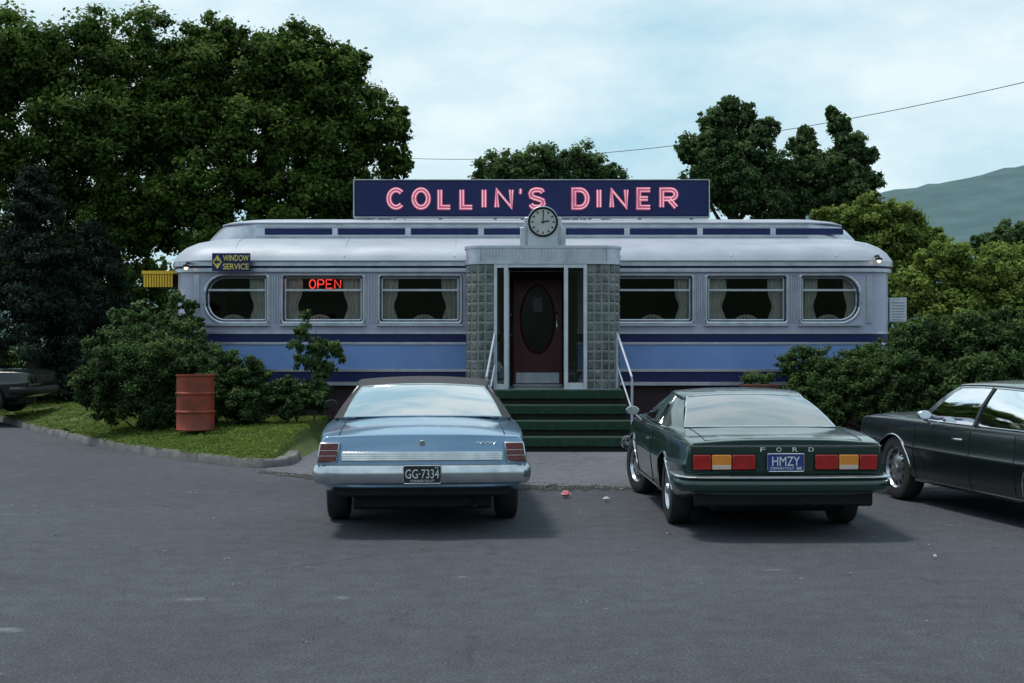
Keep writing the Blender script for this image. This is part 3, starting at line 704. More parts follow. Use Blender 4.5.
PY = 20.9
PO = empty('entrance_porch', (.5, 21.8, 0), 0, 'projecting glass block entrance vestibule in the middle of the diner', 'porch')
pxl, pxr = X(466, PY), X(621, PY); fl = .90; pt = Z(264, PY)
def glass_block_wall(side):
    R = .30
    xo = pxl if side < 0 else pxr; xi = X(494, PY) if side < 0 else X(587, PY)
    ln = abs(xo - xi) - R; n1 = max(1, round(ln/.15))
    cx = xo + (-side)*R
    pts = [(xi + (cx-xi)*i/n1, PY) for i in range(n1+1)]
    for i in range(1, 5):
        a = (PI/2)*i/4; pts.append((cx + side*R*math.sin(a), PY + R - R*math.cos(a)))
    k = 11
    for i in range(1, k+1): pts.append((xo, PY+R+(YF-.1-PY-R)*i/k))
    bl = MB(); mo = MB(); nz = 13; hz = (pt-fl)/nz
    mo.grid([[(x, y, fl) for x, y in pts], [(x, y, pt) for x, y in pts]], flip=(side > 0))
    for (a, c) in zip(pts[:-1], pts[1:]):
        dx, dy = c[0]-a[0], c[1]-a[1]; l = math.hypot(dx, dy); nx, ny = (dy/l, -dx/l)
        if side < 0: nx, ny = -nx, -ny
        for j in range(nz):
            z0 = fl+hz*j+.010; z1 = fl+hz*(j+1)-.010
            g = .010/l
            A = (a[0]+dx*g, a[1]+dy*g); Bq = (c[0]-dx*g, c[1]-dy*g); e = .014; i2 = .02/l
            A2 = (A[0]+dx*i2+nx*e, A[1]+dy*i2+ny*e); B2 = (Bq[0]-dx*i2+nx*e, Bq[1]-dy*i2+ny*e)
            A1 = (A[0]+nx*.002, A[1]+ny*.002); B1 = (Bq[0]+nx*.002, Bq[1]+ny*.002)
            vs = [(*A1, z0), (*B1, z0), (*B1, z1), (*A1, z1), (*A2, z0+.02), (*B2, z0+.02), (*B2, z1-.02), (*A2, z1-.02)]
            bl.add(vs, [(4, 5, 6, 7), (0, 1, 5, 4), (1, 2, 6, 5), (2, 3, 7, 6), (3, 0, 4, 7)])
    w_ = mo.build('glass_block_wall', M['mortar'], PO); w_['label'] = 'left glass block wall' if side < 0 else 'right glass block wall'
    bl.build('glass_blocks', M['gblock'], w_, smooth=False)
glass_block_wall(-1); glass_block_wall(1)
def pring(z0, z1, o_, name, m, r=.33):
    p = rrect(pxl-o_, pxr+o_, PY-o_, YF+.3, r+o_, 8)
    return MB().grid([[(x, y, z0) for x, y in p], [(x, y, z1) for x, y in p]], closed=True, cap=True).build(name, m, PO)
pring(-.05, fl-.06, -.05, 'base', M['found']); pring(fl-.06, fl, .03, 'floor', M['steel'])
pring(pt, pt+.05, .03, 'cornice', M['steel'])
pring(pt+.05, pt+.25, .015, 'cornice', M['steel'])
pring(pt+.25, pt+.29, .035, 'cornice', M['steel']); pring(pt+.29, pt+.31, -.25, 'porch_roof', M['roofp'])
q = MB()
for i in range(40):
    x = pxl+.22+(pxr-pxl-.44)*i/39; q.tube([(x, PY-.015, pt+.05), (x, PY-.015, pt+.25)], .008, 5)
q.build('fluting', M['steel'], PO)
q = MB()
for (p0, p1) in ((494, 497), (504, 508), (564, 568), (583.5, 587)):
    q.box(X(p0, PY), X(p1, PY), PY-.02, PY+.06, fl, pt)
q.box(X(497, PY), X(504, PY), PY-.015, PY+.055, pt-.06, pt); q.box(X(508, PY), X(564, PY), PY-.015, PY+.055, pt-.055, pt); q.box(X(568, PY), X(583.5, PY), PY-.015, PY+.055, pt-.06, pt)
q.box(X(497, PY), X(504, PY), PY-.015, PY+.055, fl, fl+.08); q.box(X(568, PY), X(583.5, PY), PY-.015, PY+.055, fl, fl+.10)
q.build('door_frame', M['white'], PO, bevel=.004)
MB().box(X(497, PY), X(504, PY), PY+.015, PY+.02, fl+.08, pt-.06).build('sidelight', M['glass'], PO, smooth=False)
MB().box(X(568, PY), X(583.5, PY), PY+.015, PY+.02, fl+.1, pt-.06).build('sidelight', M['glass'], PO, smooth=False)
hx = X(507, PY); do = MB()
do.box(hx, hx+.035, PY+.08, PY+.14, fl+.02, pt-.07); do.box(hx, hx+.035, PY+.72, PY+.80, fl+.02, pt-.07); do.box(hx+.001, hx+.034, PY+.14, PY+.72, fl+.02, fl+.22); do.box(hx+.001, hx+.034, PY+.14, PY+.72, pt-.15, pt-.07)
dd = do.build('door', M['white'], PO); dd['label'] = 'outer glazed door standing open inward'
MB().box(hx+.015, hx+.02, PY+.14, PY+.72, fl+.22, pt-.15).build('pane', M['glass'], dd, smooth=False)
MB().tube([(hx+.05, PY+.68, fl+.85), (hx+.09, PY+.68, fl+.9), (hx+.09, PY+.68, fl+1.15), (hx+.05, PY+.68, fl+1.2)], .012, 6).build('handle', M['chrome'], dd)
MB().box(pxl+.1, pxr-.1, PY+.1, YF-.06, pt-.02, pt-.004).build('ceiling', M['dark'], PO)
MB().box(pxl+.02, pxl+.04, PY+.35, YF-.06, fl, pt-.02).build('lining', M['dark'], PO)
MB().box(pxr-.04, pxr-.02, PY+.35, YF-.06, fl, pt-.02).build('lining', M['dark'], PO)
iy = YF-.05; d0, d1 = X(513, iy), X(562, iy); dz1 = 2.70
idr = MB().box(d0, d1, iy, iy+.05, fl+.02, dz1)
idr = idr.build('door', M['maroon'], PO, bevel=.008); idr['label'] = 'inner maroon door with oval window'
p = [( (d0+d1)/2 + .29*math.cos(t*2*PI/32), 2.02 + .58*math.sin(t*2*PI/32)) for t in range(32)]
g = MB(); g.add([(x, iy-.006, z) for x, z in p], [tuple(range(32))]); g.build('pane', M['doorg'], idr, smooth=False)
MB().tube([(x, iy-.01, z) for x, z in p], .016, 6, True).build('window_trim', M['maroon'], idr)
MB().box(d0+.05, d1-.05, iy-.01, iy-.002, fl+.04, fl+.22).build('kickplate', M['steel'], idr)
MB().tube([(d1-.09, iy-.05, 1.85), (d1-.09, iy-.07, 1.9), (d1-.09, iy-.07, 2.1), (d1-.09, iy-.05, 2.15)], .014, 6).build('handle', M['chrome'], idr)
MB().box((d0+d1)/2-.08, (d0+d1)/2+.08, iy-.012, iy-.008, 2.16, 2.40).build('notice', M['mortar'], idr)
MB().box(d0-.22, d0, iy-.01, iy+.04, fl, 2.84).box(d1, d1+.25, iy-.01, iy+.04, fl, 2.84).box(d0, d1, iy-.01, iy+.04, dz1, 2.84).build('inner_door_frame', M['intw'], PO)
MB().box(X(514, 21.4), X(563, 21.4), 21.0, 21.6, fl+.002, fl+.015).build('door_mat', M['mortar'], PO)
CK = empty('clock', (X(543, 20.95), 20.98, pt+.29), 0, 'round clock in a stepped silver housing on top of the entrance porch', 'clock')
cy = 20.95; cx = X(543, cy); cz = Z(222, cy)
zb = pt+.292
def arch(hw, zt, r, n=14):
    pts = [(cx-hw, zb), (cx+hw, zb)]
    for i in range(n+1):
        a = PI*i/n; pts.append((cx+hw*math.cos(a), (zt-r) + r*math.sin(a)))
    return pts
for hw, zt, y0, y1, r in ((.36, cz-.06, cy+.06, cy+.23, .03), (.30, cz+.10, cy+.03, cy+.25, .04), (.24, cz+.255, cy, cy+.28, .24)):
    p = arch(hw, zt, r)
    MB().grid([[(x, y0, z) for x, z in p], [(x, y1, z) for x, z in p]], closed=True, cap=True).build('housing', M['steel'], CK, bevel=.008)
for s in (-1, 1):
    for k in range(3):
        x = cx+s*(.235+.028*k); MB().tube([(x, cy+.02, zb), (x, cy+.02, cz+.04-.06*k)], .008, 6).build('fin', M['steel'], CK)
MB().lathe([(.195, .005), (.225, -.03), (.236, -.03), (.24, .005)], 'y', (cx, cy, cz), 32).build('bezel', M['black'], CK)
MB().lathe([(0, -.006), (.215, -.005)], 'y', (cx, cy, cz), 32).build('dial', M['cream'], CK, smooth=False)
q = MB()
for k in range(12):
    a = k*PI/6; r0_, r1_ = .15, .187
    s_, c_ = math.sin(a), math.cos(a); wv = .010
    q.add([(cx+r0_*s_-wv*c_, cy-.009, cz+r0_*c_+wv*s_), (cx+r0_*s_+wv*c_, cy-.009, cz+r0_*c_-wv*s_), (cx+r1_*s_+wv*c_, cy-.009, cz+r1_*c_-wv*s_), (cx+r1_*s_-wv*c_, cy-.009, cz+r1_*c_+wv*s_)], [(0, 1, 2, 3)])
q.build('hour_marks', M['black'], CK, smooth=False)
for a, l, wv in ((math.radians(80), .10, .010), (math.radians(2), .155, .007)):
    s_, c_ = math.sin(a), math.cos(a); yy = cy-.013-.003*(wv < .008)
    q = MB(); q.add([(cx-.03*s_-wv*c_, yy, cz-.03*c_+wv*s_), (cx-.03*s_+wv*c_, yy, cz-.03*c_-wv*s_), (cx+l*s_+wv*c_, yy, cz+l*c_-wv*s_), (cx+l*s_-wv*c_, yy, cz+l*c_+wv*s_)], [(0, 1, 2, 3)]); q.build('hand', M['black'], CK, smooth=False)
ST = empty('entrance_steps', (.71, 20.3, 0), 0, 'four green carpeted steps leading up to the diner entrance', 'steps')
rz_ = fl/4.0
for k in range(4):
    y0 = 19.75 + .29*k; zt = rz_*(k+1) - (.004 if k == 3 else 0); hw = 1.13 - .03*k
    t_ = MB().box(.71-hw, .71+hw, y0, PY-.04 if k == 3 else y0+.34, zt-.14, zt).build('tread', M['green'], ST, bevel=.012)
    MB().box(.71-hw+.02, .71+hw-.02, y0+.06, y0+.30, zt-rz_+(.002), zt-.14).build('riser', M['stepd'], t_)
def rail(xb, xt, label):
    rr = empty('handrail', (xb, 19.8, 0), 0, label, 'handrail', 'handrails beside the entrance steps')
    MB().tube([(xb, 19.80, .2), (xb, 19.80, 1.08), (xb, 19.84, 1.12), (xt, 20.82, 1.78), (xt, 20.86, 1.75), (xt, 20.86, .92)], .018, 8).build('rail', M['railp'], rr)
    MB().tube([(xb, 19.80, .62), (xt, 20.86, 1.28)], .013, 8).build('mid_rail', M['railp'], rr)
    MB().tube([(xb, 19.8, .2), (xb, 19.8, .215)], .05, 10).build('base_plate', M['railp'], rr)
rail(-.38, -.27, 'pale metal handrail on the left of the entrance steps')
rail(1.79, 1.65, 'pale metal handrail on the right of the entrance steps')
PL = empty('planter_box', (X(760, 21.8), 21.8, 0), 0, 'reddish wooden planter box by the diner wall behind the green car', 'planter')
x = X(760, 21.8)
MB().box(x-.3, x+.3, 21.6, 22.0, .0, .95).build('box', M['redw'], PL, bevel=.01)
random.seed(3)
cl = [(x+random.uniform(-.25, .25), 21.8+random.uniform(-.1, .1), 1.0+random.uniform(0, .08), .09, .6) for _ in range(12)]
leaves('plant', cl, 900, .07, LM['mid'], PL, 5)
DY = 20.2; dx = X(195.5, DY); dz = Z(430, DY)
DR = empty('steel_drum', (dx, DY, dz), 0, 'rusty red steel drum standing on the lawn in front of the yews', 'drum')
pf = [(.0, 0), (.285, 0), (.295, .015), (.285, .03)]
for z in (.28, .56): pf += [(.283, z-.025), (.298, z-.01), (.298, z+.01), (.283, z+.025)]
pf += [(.283, .81), (.297, .825), (.297, .845), (.28, .845), (.275, .80), (.27, .35), (0, .35)]
MB().lathe(pf, 'z', (dx, DY, dz), 36).build('shell', M['drum'], DR)
MB().lathe([(0, .36), (.265, .37)], 'z', (dx, DY, dz), 20).build('rubbish', M['dark'], DR)
def cat(p, q, sag, n=24):
    p = Vector(p); q = Vector(q); return [p.lerp(q, i/n) - Vector((0, 0, sag*4*(i/n)*(1-i/n))) for i in range(n+1)]
tag(MB().tube(cat((X(1100, 38), 38, Z(64, 38)), (X(400, 60), 60, Z(158, 60)), .9, 40), .012, 5).build('overhead_wire', M['wire']), 'thin overhead wire crossing the sky right of the sign', 'wire')
def litter(px, py, r, m, label):
    Y = (H-.02)*F/(py-341.5); x = X(px, Y); q = MB(); random.seed(px)
    q.lathe([(0, 0)] + [(r*math.sin(PI*i/6)*random.uniform(.7, 1.15), r*.9*(1-math.cos(PI*i/6))) for i in range(1, 6)] + [(0, r*1.8)], 'z', (0, 0, 0), 9)
    q.v = [(a*random.uniform(.75, 1.2)+x, b_*random.uniform(.75, 1.2)+Y, max(0, c*random.uniform(.8, 1.2))*.7+.01) for a, b_, c in q.v]
    tag(q.build('crumpled_paper', m, smooth=False), label, 'litter')
litter(566, 496, .05, M['paper'], 'pink crumpled paper lying at the gutter between the cars')
litter(606, 500, .035, M['wpaper'], 'small pale crumpled paper right of the pink one')
litter(935, 556, .018, M['wpaper'], 'tiny white scrap on the asphalt at lower right')

# ------------------------------------------------------------------ cars
def chaikin(p, it=2):
    for _ in range(it):
        q = [p[0]]
        for a, c in zip(p[:-1], p[1:]):
            q += [tuple(a[k]*.75+c[k]*.25 for k in range(2)), tuple(a[k]*.25+c[k]*.75 for k in range(2))]
        q.append(p[-1]); p = q
    return p
class Car:
    def __init__(s, S): s.S = S
    def par(s, y):
        st = s.S['st']; ys = [a[0] for a in st]
        def f(k, yy): return float(np.interp(yy, ys, [a[k] for a in st]))
        L_ = ys[-1]; d = min(.10, y*.9, (L_-y)*.9); d = max(0, d)
        return [ (f(k, y-d) + 2*f(k, y) + f(k, y+d))/4 for k in range(1, 6)]
    def half(s, y):
        w_, zs, zh, wt, zc = s.par(y)
        cr = s.S.get('crease', .55); bxy = s.S.get('boxy', 0)
        zm = zs + cr*(zh-zs)
        if bxy == 2: pts = [(0, zs), (w_-.16, zs), (w_-.045, zs+.04), (w_-.012, zm-.12), (w_-.001, zm-.008), (w_, zm+.012), (w_-.012, zm+.03), (w_-.032, zh-.06), (wt+.012, zh-.012), (wt-.006, zh+.004), (wt-.06, zh+.2*(zc-zh)), (wt*.5, zc-.1*(zc-zh)), (0, zc)]
        elif bxy: pts = [(0, zs), (w_-.16, zs), (w_-.045, zs+.04), (w_-.014, zm-.12), (w_-.002, zm-.01), (w_, zm+.02), (w_-.016, zm+.04), (w_-.028, zh-.04), (wt+.005, zh-.004), (wt-.03, zh+.004), (wt-.12, zh+.45*(zc-zh)), (wt*.5, zc-.1*(zc-zh)), (0, zc)]
        return chaikin(pts, 2)
    def lean(s, y, z):
        k = s.S['lean']; L_ = s.S['st'][-1][0]
        fr = math.exp(-(y/.35)**2); ff = math.exp(-((L_-y)/.35)**2)
        return y + k*(z-.6)*fr - .10*(z-.6)*ff*s.S.get('fl', 1)
    def side(s, y, z):
        h = s.half(y); best = max(p[0] for p in h)
        for a, c in zip(h[:-1], h[1:]):
            if a[0] > .5*best and (a[1]-z)*(c[1]-z) <= 0 and a[1] != c[1]: return a[0] + (c[0]-a[0])*(z-a[1])/(c[1]-a[1])
        return best
    def top(s, x, y):
        h = s.half(y); n = max(range(len(h)), key=lambda i: h[i][0]); h = h[n:]
        x = abs(x)
        for a, c in zip(h[:-1], h[1:]):
            if c[0] <= x <= a[0]: return a[1] + (c[1]-a[1])*((a[0]-x)/max(1e-6, a[0]-c[0]))
        return h[-1][1]
def loftc(A, B, n=10, bulge=(0, 0, 0)):
    bv = Vector(bulge); rows = []
    for j in range(n+1):
        t = j/n; rows.append([Vector(a).lerp(Vector(b_), t) + bv*math.sin(PI*t) for a, b_ in zip(A, B)])
    return rows
def make_car(S, loc, rz, label, group):
    R = empty('parked_car', loc, rz, label, 'car', group)
    C = Car(S); P = S['paint']; Lc = S['st'][-1][0]
    ys = sorted(set([round(v, 4) for v in list(np.linspace(0, Lc, 70)) + [.004, .012, .03, .1, Lc-.006, Lc-.02, Lc-.05, Lc-.1]]))
    rows = []
    for y in ys:
        h = C.half(y); e = 0
        if y < .03: e = .018*(1-math.sqrt(max(0, 1-(1-y/.03)**2)))
        if y > Lc-.05: e = .03*(1-math.sqrt(max(0, 1-(1-(Lc-y)/.05)**2)))
        zm = (h[0][1]+h[-1][1])/2
        h = [(a*(1-e), zm+(z-zm)*(1-e*1.6)) for a, z in h]
        ring = [(a, C.lean(y, z), z) for a, z in h] + [(-a, C.lean(y, z), z) for a, z in h[-2:0:-1]]
        rows.append(ring)
    body = MB().grid(rows, closed=True, cap=True, flip=True).build('body', [P, M['black']], R, local=True, angle=30)
    cut = MB()
    for ya in S['axles']:
        for s in (-1, 1):
            n = 28; ra = S['arch']
            p = [(ya+ra*math.cos(2*PI*i/n)*1.06, S['tr']-.01+ra*math.sin(2*PI*i/n)) for i in range(n)]
            x0, x1 = (S['hw']-.30, S['hw']+.1) if s > 0 else (-S['hw']-.1, -S['hw']+.30)
            cut.grid([[(x0, a, z) for a, z in p], [(x1, a, z) for a, z in p]], closed=True, cap=True, mi=1)
    apply_bool(body, cut, [P, M['black']])
    for ya in S['axles']:
        for s in (-1, 1):
            pts = []
            for i in range(21):
                a = PI*(-.08+1.16*i/20); z = S['tr']-.01+S['arch']*math.sin(a); y = ya+S['arch']*1.06*math.cos(a)
                if z > C.par(y)[1]+.05: pts.append((s*(C.side(y, z)+.002), C.lean(y, z), z))
            MB().tube(pts, .008, 5).build('wheel_arch_trim', M['chrome'] if S.get('archtrim', 1) else P, R, local=True)
            x0 = s*S['track']; rt = S['tr']; tw = .095
            wh = bpy.data.objects.new('wheel', None); col.objects.link(wh); wh.parent = R; wh.location = (x0, ya, rt); wh.empty_display_size = .1
            if ya > 2 and S.get('steer'): wh.rotation_euler = (0, 0, S['steer'])
            tp = [(rt-.115, -tw), (rt-.05, -tw-.008), (rt-.015, -tw+.005), (rt-.002, -tw+.03), (rt, 0), (rt-.002, tw-.03), (rt-.015, tw-.005), (rt-.05, tw+.008), (rt-.115, tw)]
            MB().lathe(tp, 'x', (0, 0, 0), 36).build('tyre', M['rubber'], wh, local=True)
            ri = rt-.112; o_ = s
            pr = [(ri, .085), (ri-.012, .088), (ri-.03, .06), (ri-.07, .05), (ri-.10, .07), (.05, .085), (.045, .10), (0, .105)]
            MB().lathe([(a, b_*o_) for a, b_ in pr], 'x', (0, 0, 0), 30).build('rim', M['dchrome'], wh, local=True)
            sp = MB()
            for k in range(12):
                a = 2*PI*k/12; ca, sa = math.cos(a), math.sin(a); da = .022
                r0_, r1_ = ri-.085, ri-.035; xx_ = o_*.066
                sp.add([(xx_+.01*o_, r0_*ca-da*sa*.6, r0_*sa+da*ca*.6), (xx_+.01*o_, r0_*ca+da*sa*.6, r0_*sa-da*ca*.6), (xx_, r1_*ca+da*sa, r1_*sa-da*ca), (xx_, r1_*ca-da*sa, r1_*sa+da*ca)], [(0, 1, 2, 3)])
            sp.build('rim_slots', M['black'], wh, smooth=False, local=True)
    G = S['gh']; rb, rt_, fb, ft = [Vector(v) for v in (G['rb'], G['rt'], G['fb'], G['ft'])]
    nU = 20; us = [-1+2*i/nU for i in range(nU+1)]
    def cross(c, bow, cr): return [Vector((c.x*u, c.y+bow*(1-u*u), c.z+cr*(1-u**2))) for u in us]
    RBc = cross(rb, G['rbow'], G.get('rcr', .02)); RTc = cross(rt_, G['rbow']*.8, .03); FBc = cross(fb, .14, .02); FTc = cross(ft, .08, .03)
    hgt = G['rise']; rbg = G.get('rbulge', .04); ro, rd = G.get('rail', (.035, .045))
    def E(v, u=1, out=0, drop=0):
        c = rt_.lerp(ft, v)
        return Vector((u*(c.x + rbg*math.sin(PI*v) + out), c.y, c.z + hgt*math.sin(PI*min(1, v*1.0))**.8 - drop))
    rows = []
    for j in range(17):
        v = j/16; row = []
        c = rt_.lerp(ft, v); bow = G['rbow']*.8*(1-v)+.08*v
        xe = c.x + rbg*math.sin(PI*v); ze = hgt*math.sin(PI*v)**.8
        row.append(E(v, -1, ro, rd)); row.append(E(v, -1, ro*.8, rd*.33))
        for u in us: row.append(Vector((xe*u, c.y+bow*(1-u*u), c.z+ze+.03*(1-u*u))))
        row.append(E(v, 1, ro*.8, rd*.33)); row.append(E(v, 1, ro, rd))
        rows.append(row)
    MB().grid(rows).build('roof', S['roof'], R, local=True)
    rw = MB().grid(loftc(RBc, RTc, 10, (0, -.015, .02))).build('rear_window', S['rglass'], R, smooth=True, local=True)
    tr = MB(); loop = RBc + [RBc[-1].lerp(RTc[-1], t)+Vector((0, -.015, .02))*math.sin(PI*t) for t in (.25, .5, .75)] + RTc[::-1] + [RTc[0].lerp(RBc[0], t)+Vector((0, -.015, .02))*math.sin(PI*t) for t in (.25, .5, .75)]
    tr.tube(loop, .010, 6, True); tr.build('window_trim', M['chrome'], rw, local=True)
    MB().grid(loftc(FBc, FTc, 10, (0, .015, .02)), flip=True).build('windshield', M['cglass'], R, local=True)
    vC, vA = G['vC'], .97
    for s in (-1, 1):
        scb = Vector(G['scb']); sfb = Vector(G['sfb'])
        def mir(v): return Vector((v.x*s, v.y, v.z))
        nb = 8
        topc = [E(vC*i/nb, s, ro, rd) for i in range(nb+1)]
        botc = [mir(rb.lerp(scb, i/nb) + Vector((.05*math.sin(PI*i/nb), 0, -.01))) for i in range(nb+1)]
        topc[0] = mir(RTc[-1])
        MB().grid(loftc(botc, topc, 8, (s*.02, 0, 0)), flip=(s > 0)).build('rear_pillar', S['roof'], R, local=True)
        tw_ = [E(vC+(vA-vC)*i/12, s, ro, rd) for i in range(13)]
        bw_ = [mir(scb.lerp(sfb, i/12)) for i in range(13)]
        sw = MB().grid(loftc(bw_, tw_, 6, (s*.02, 0, 0)), flip=(s > 0)).build('side_window', M['cglass'], R, local=True)
        MB().tube(bw_ + tw_[::-1], .010, 5, True).build('window_trim', M['chrome'], sw, local=True)
        if G.get('vB'):
            i = int(G['vB']*12)
            pl = MB(); a = bw_[i]; c_ = tw_[i]; md = a.lerp(c_, .5)+Vector((s*.02, 0, 0))
            pl.tube([a+Vector((s*.004, 0, 0)), md+Vector((s*.004, 0, 0)), c_], .024, 6); pl.build('door_pillar', P, R, local=True)
        fa = [mir(fb.lerp(ft, t)+Vector((0, .015, .02))*math.sin(PI*t)) for t in [i/8 for i in range(9)]]
        fc = [bw_[-1].lerp(tw_[-1], t)+Vector((s*.02, 0, 0))*math.sin(PI*t) for t in [i/8 for i in range(9)]]
        MB().grid(loftc(fc, fa, 3, (0, 0, 0)), flip=(s < 0)).build('front_pillar', P, R, local=True)
        for yd in S['seams']:
            pts = []
            z = C.par(yd)[1]+.06; zt = C.par(yd)[2]-.01
            while z < zt: pts.append((s*(C.side(yd, z)+.001), C.lean(yd, z), z)); z += .05
            MB().tube(pts, .0045, 4).build('door_seam', M['black'], R, local=True)
        hz = C.par(S['handle'])[2]-.13
        xs_ = s*(C.side(S['handle'], hz)+.02)
        MB().tube([(xs_, S['handle']-.09, hz), (xs_+s*.015, S['handle'], hz), (xs_, S['handle']+.09, hz)], .012, 6).build('door_handle', M['chrome'], R, local=True)
        for zt, r_ in S['trims']:
            pts = [(s*(C.side(y, zt)+.003), C.lean(y, zt), zt) for y in np.linspace(.12, Lc-.15, 60) if zt > C.par(y)[1]+.03 and all(abs(y-a) > S['arch']*1.1 or zt > S['tr']+S['arch'] for a in S['axles'])]
            seg = [[pts[0]]]
            for p_, q_ in zip(pts[:-1], pts[1:]):
                if abs(q_[1]-p_[1]) > .2: seg.append([])
                seg[-1].append(q_)
            for g_ in seg:
                if len(g_) > 1: MB().tube(g_, r_, 5).build('side_trim', M['chrome'], R, local=True)
    my = G['sfb'][1]-.25; mz = G['sfb'][2]+.07; mx = -(S['hw']+.03)
    mb = MB()
    mb.lathe([(0, -.01), (.044, -.01), (.050, .0), (.045, .05), (.02, .075), (0, .078)], 'y', (0, 0, 0), 18)
    mb.v = [(a*1.4+mx-.04, b_+my, c*.9+mz) for a, b_, c in mb.v]
    mb.tube([(mx-.03, my+.03, mz-.02), (mx+.06, my+.05, mz-.11)], .012, 6)
    mb.build('side_mirror', M['dchrome'] if S.get('chrome_mirror') else M['black'], R, local=True)
    z_off = Vector((0, 0, .006))
    MB().grid(loftc([v+z_off for v in RBc], [v+z_off for v in FBc], 12)).build('cabin_floor', M['black'], R, local=True)
    yr, yf = rb.y, fb.y; bz = min(rb.z, fb.z); tz = rt_.z
    for (yy, nm) in ((yr+.38, 'rear_seat'), (yr + (yf-yr)*.56, 'front_seat')):
        h_ = min(.15, (tz-bz)*.45)
        p = rrect4(-S['hw']*.70, S['hw']*.70, bz-.1, bz+h_, .07, .07, 5)
        MB().grid([[(a, yy-.06, z) for a, z in p], [(a, yy+.09, z) for a, z in p]], closed=True, cap=True).build(nm, S['seat'], R, bevel=.03, local=True)
    yy = yr + (yf-yr)*.56
    if S.get('rests', 1):
        for s in (-1, 1):
            p = rrect4(s*.36-.13, s*.36+.13, bz+h_-.01, bz+h_+.13, .05, .05, 5)
            MB().grid([[(a, yy-.03, z) for a, z in p], [(a, yy+.05, z) for a, z in p]], closed=True, cap=True).build('headrest', S['seat'], R, bevel=.02, local=True)
    st_ = MB(); pts = [(-.36+.19*math.cos(t*PI/12), yy+.48+.07*math.sin(t*PI/12), bz+.03+.17*math.sin(t*PI/12)) for t in range(24)]
    st_.tube(pts, .012, 6, True).build('steering_wheel', M['black'], R, local=True)
    MB().box(-S['hw']+.33, S['hw']-.33, .25, Lc-.3, .20, .40).build('underbody', M['black'], R, local=True, bevel=.03)
    u = MB(); u.box(-S['track'], S['track'], S['axles'][0]-.05, S['axles'][0]+.05, S['tr']-.05, S['tr']+.05); u.lathe([(0, -.1), (.13, -.06), (.13, .06), (0, .1)], 'y', (0, S['axles'][0], S['tr']), 14)
    u.build('rear_axle', M['black'], R, local=True)
    MB().lathe([(0, .03), (.022, .02), (.024, 0), (.028, 0), (.028, .5)], 'y', (S['exh'], .16, .25), 14).build('exhaust_pipe', M['black'], R, local=True)
    return R, C
def bumper(R, hw, y, z0, z1, bow, wrap, m, name='bumper', sgn=-1, d=1.0):
    path = [(-hw, wrap), (-hw-.0, wrap*.5), (-hw+.015, .07), (-hw+.06, .015), (-hw+.16, -.02)]
    n = 12
    for i in range(1, n):
        u = -1+2*i/n; path.append((u*(hw-.16), -.02-bow*(1-u*u)))
    path += [(-a, b_) for a, b_ in path[4::-1]]
    zc = (z0+z1)/2; hz = (z1-z0)/2
    prof = [(-.02, -1), (.02*d, -.98), (.05*d, -.8), (.066*d, -.35), (.07*d, .1), (.06*d, .55), (.03*d, .92), (0, 1.0), (-.02, .95)]
    rows = []
    for i, (x, yy) in enumerate(path):
        a = path[max(0, i-1)]; c = path[min(len(path)-1, i+1)]
        tx, ty = c[0]-a[0], c[1]-a[1]; l = math.hypot(tx, ty); nx, ny = ty/l, -tx/l
        rows.append([(x+nx*o_, y+(-sgn)*(yy+ny*o_) , zc+hz*zz) for o_, zz in prof])
    return MB().grid(rows, flip=(sgn > 0)).build(name, m, R, local=True)
def bx(R, name, x0, x1, y0, y1, z0, z1, m, bevel=.006, label=None, lean=0, sh=0):
    b_ = MB().box(x0, x1, y0, y1, z0, z1); b_.v = [(a + sh*(z-.65), c + lean*(z-.6), z) for a, c, z in b_.v]
    o_ = b_.build(name, m, R, bevel=bevel, local=True)
    if label: o_['label'] = label
    return o_

S1 = dict(paint=M['blue'], roof=M['vinyl'], rglass=M['rglass'], lean=.13, hw=.93, tr=.335, arch=.375, track=.775, axles=(1.22, 4.06), crease=.62, boxy=2,
  st=[(0, .885, .42, .845, .82, .865), (.25, .91, .36, .86, .86, .91), (.8, .925, .27, .87, .88, .945), (1.3, .93, .22, .88, .89, .955), (2.2, .93, .21, .885, .88, .92), (3.5, .93, .22, .885, .88, .92), (3.9, .925, .24, .885, .87, .955), (4.6, .90, .3, .86, .82, .92), (4.95, .86, .38, .80, .78, .86)],
  gh=dict(rb=(.735, 1.30, .945), rt=(.60, 2.03, 1.20), fb=(.76, 3.72, .93), ft=(.60, 3.1, 1.225), rbow=-.13, rise=.045, vC=.22, scb=(.86, 1.95, .905), sfb=(.85, 3.5, .905), rcr=.015),
  seams=(2.25, 3.55), handle=2.42, trims=((.30, .012),), seat=M['seat'], exh=.45, archtrim=1)
R1, C1 = make_car(S1, (-.758, 11.22, 0), math.radians(3.6), 'light blue two door car with black vinyl roof parked left of the steps', None)
bumper(R1, .892, -.01, .45, .615, .03, .42, M['dchrome'], d=.65)
for s in (-1, 1):
    a, c = (.715, .882) if s > 0 else (-.882, -.715)
    fr = bx(R1, 'taillight', a, c, -.035, .05, .632, .80, M['dchrome'], .010, lean=.13, sh=-s*.16)
    bx(fr, 'lens', a+.008, c-.008, -.042, .02, .640, .793, M['tail1'], .006, lean=.13, sh=-s*.16)
    for k in range(2): bx(fr, 'lens_bar', a+.010, c-.010, -.044, .01, .688+.045*k, .691+.045*k, M['dchrome'], 0, lean=.13, sh=-s*.16)
q = MB()
q.box(-.68, .68, -.025, .03, .645, .72)
q.v = [(a, b_+.13*(z-.6), z) for a, b_, z in q.v]
tp_ = q.build('tail_panel', M['dchrome'], R1, bevel=.004, local=True)
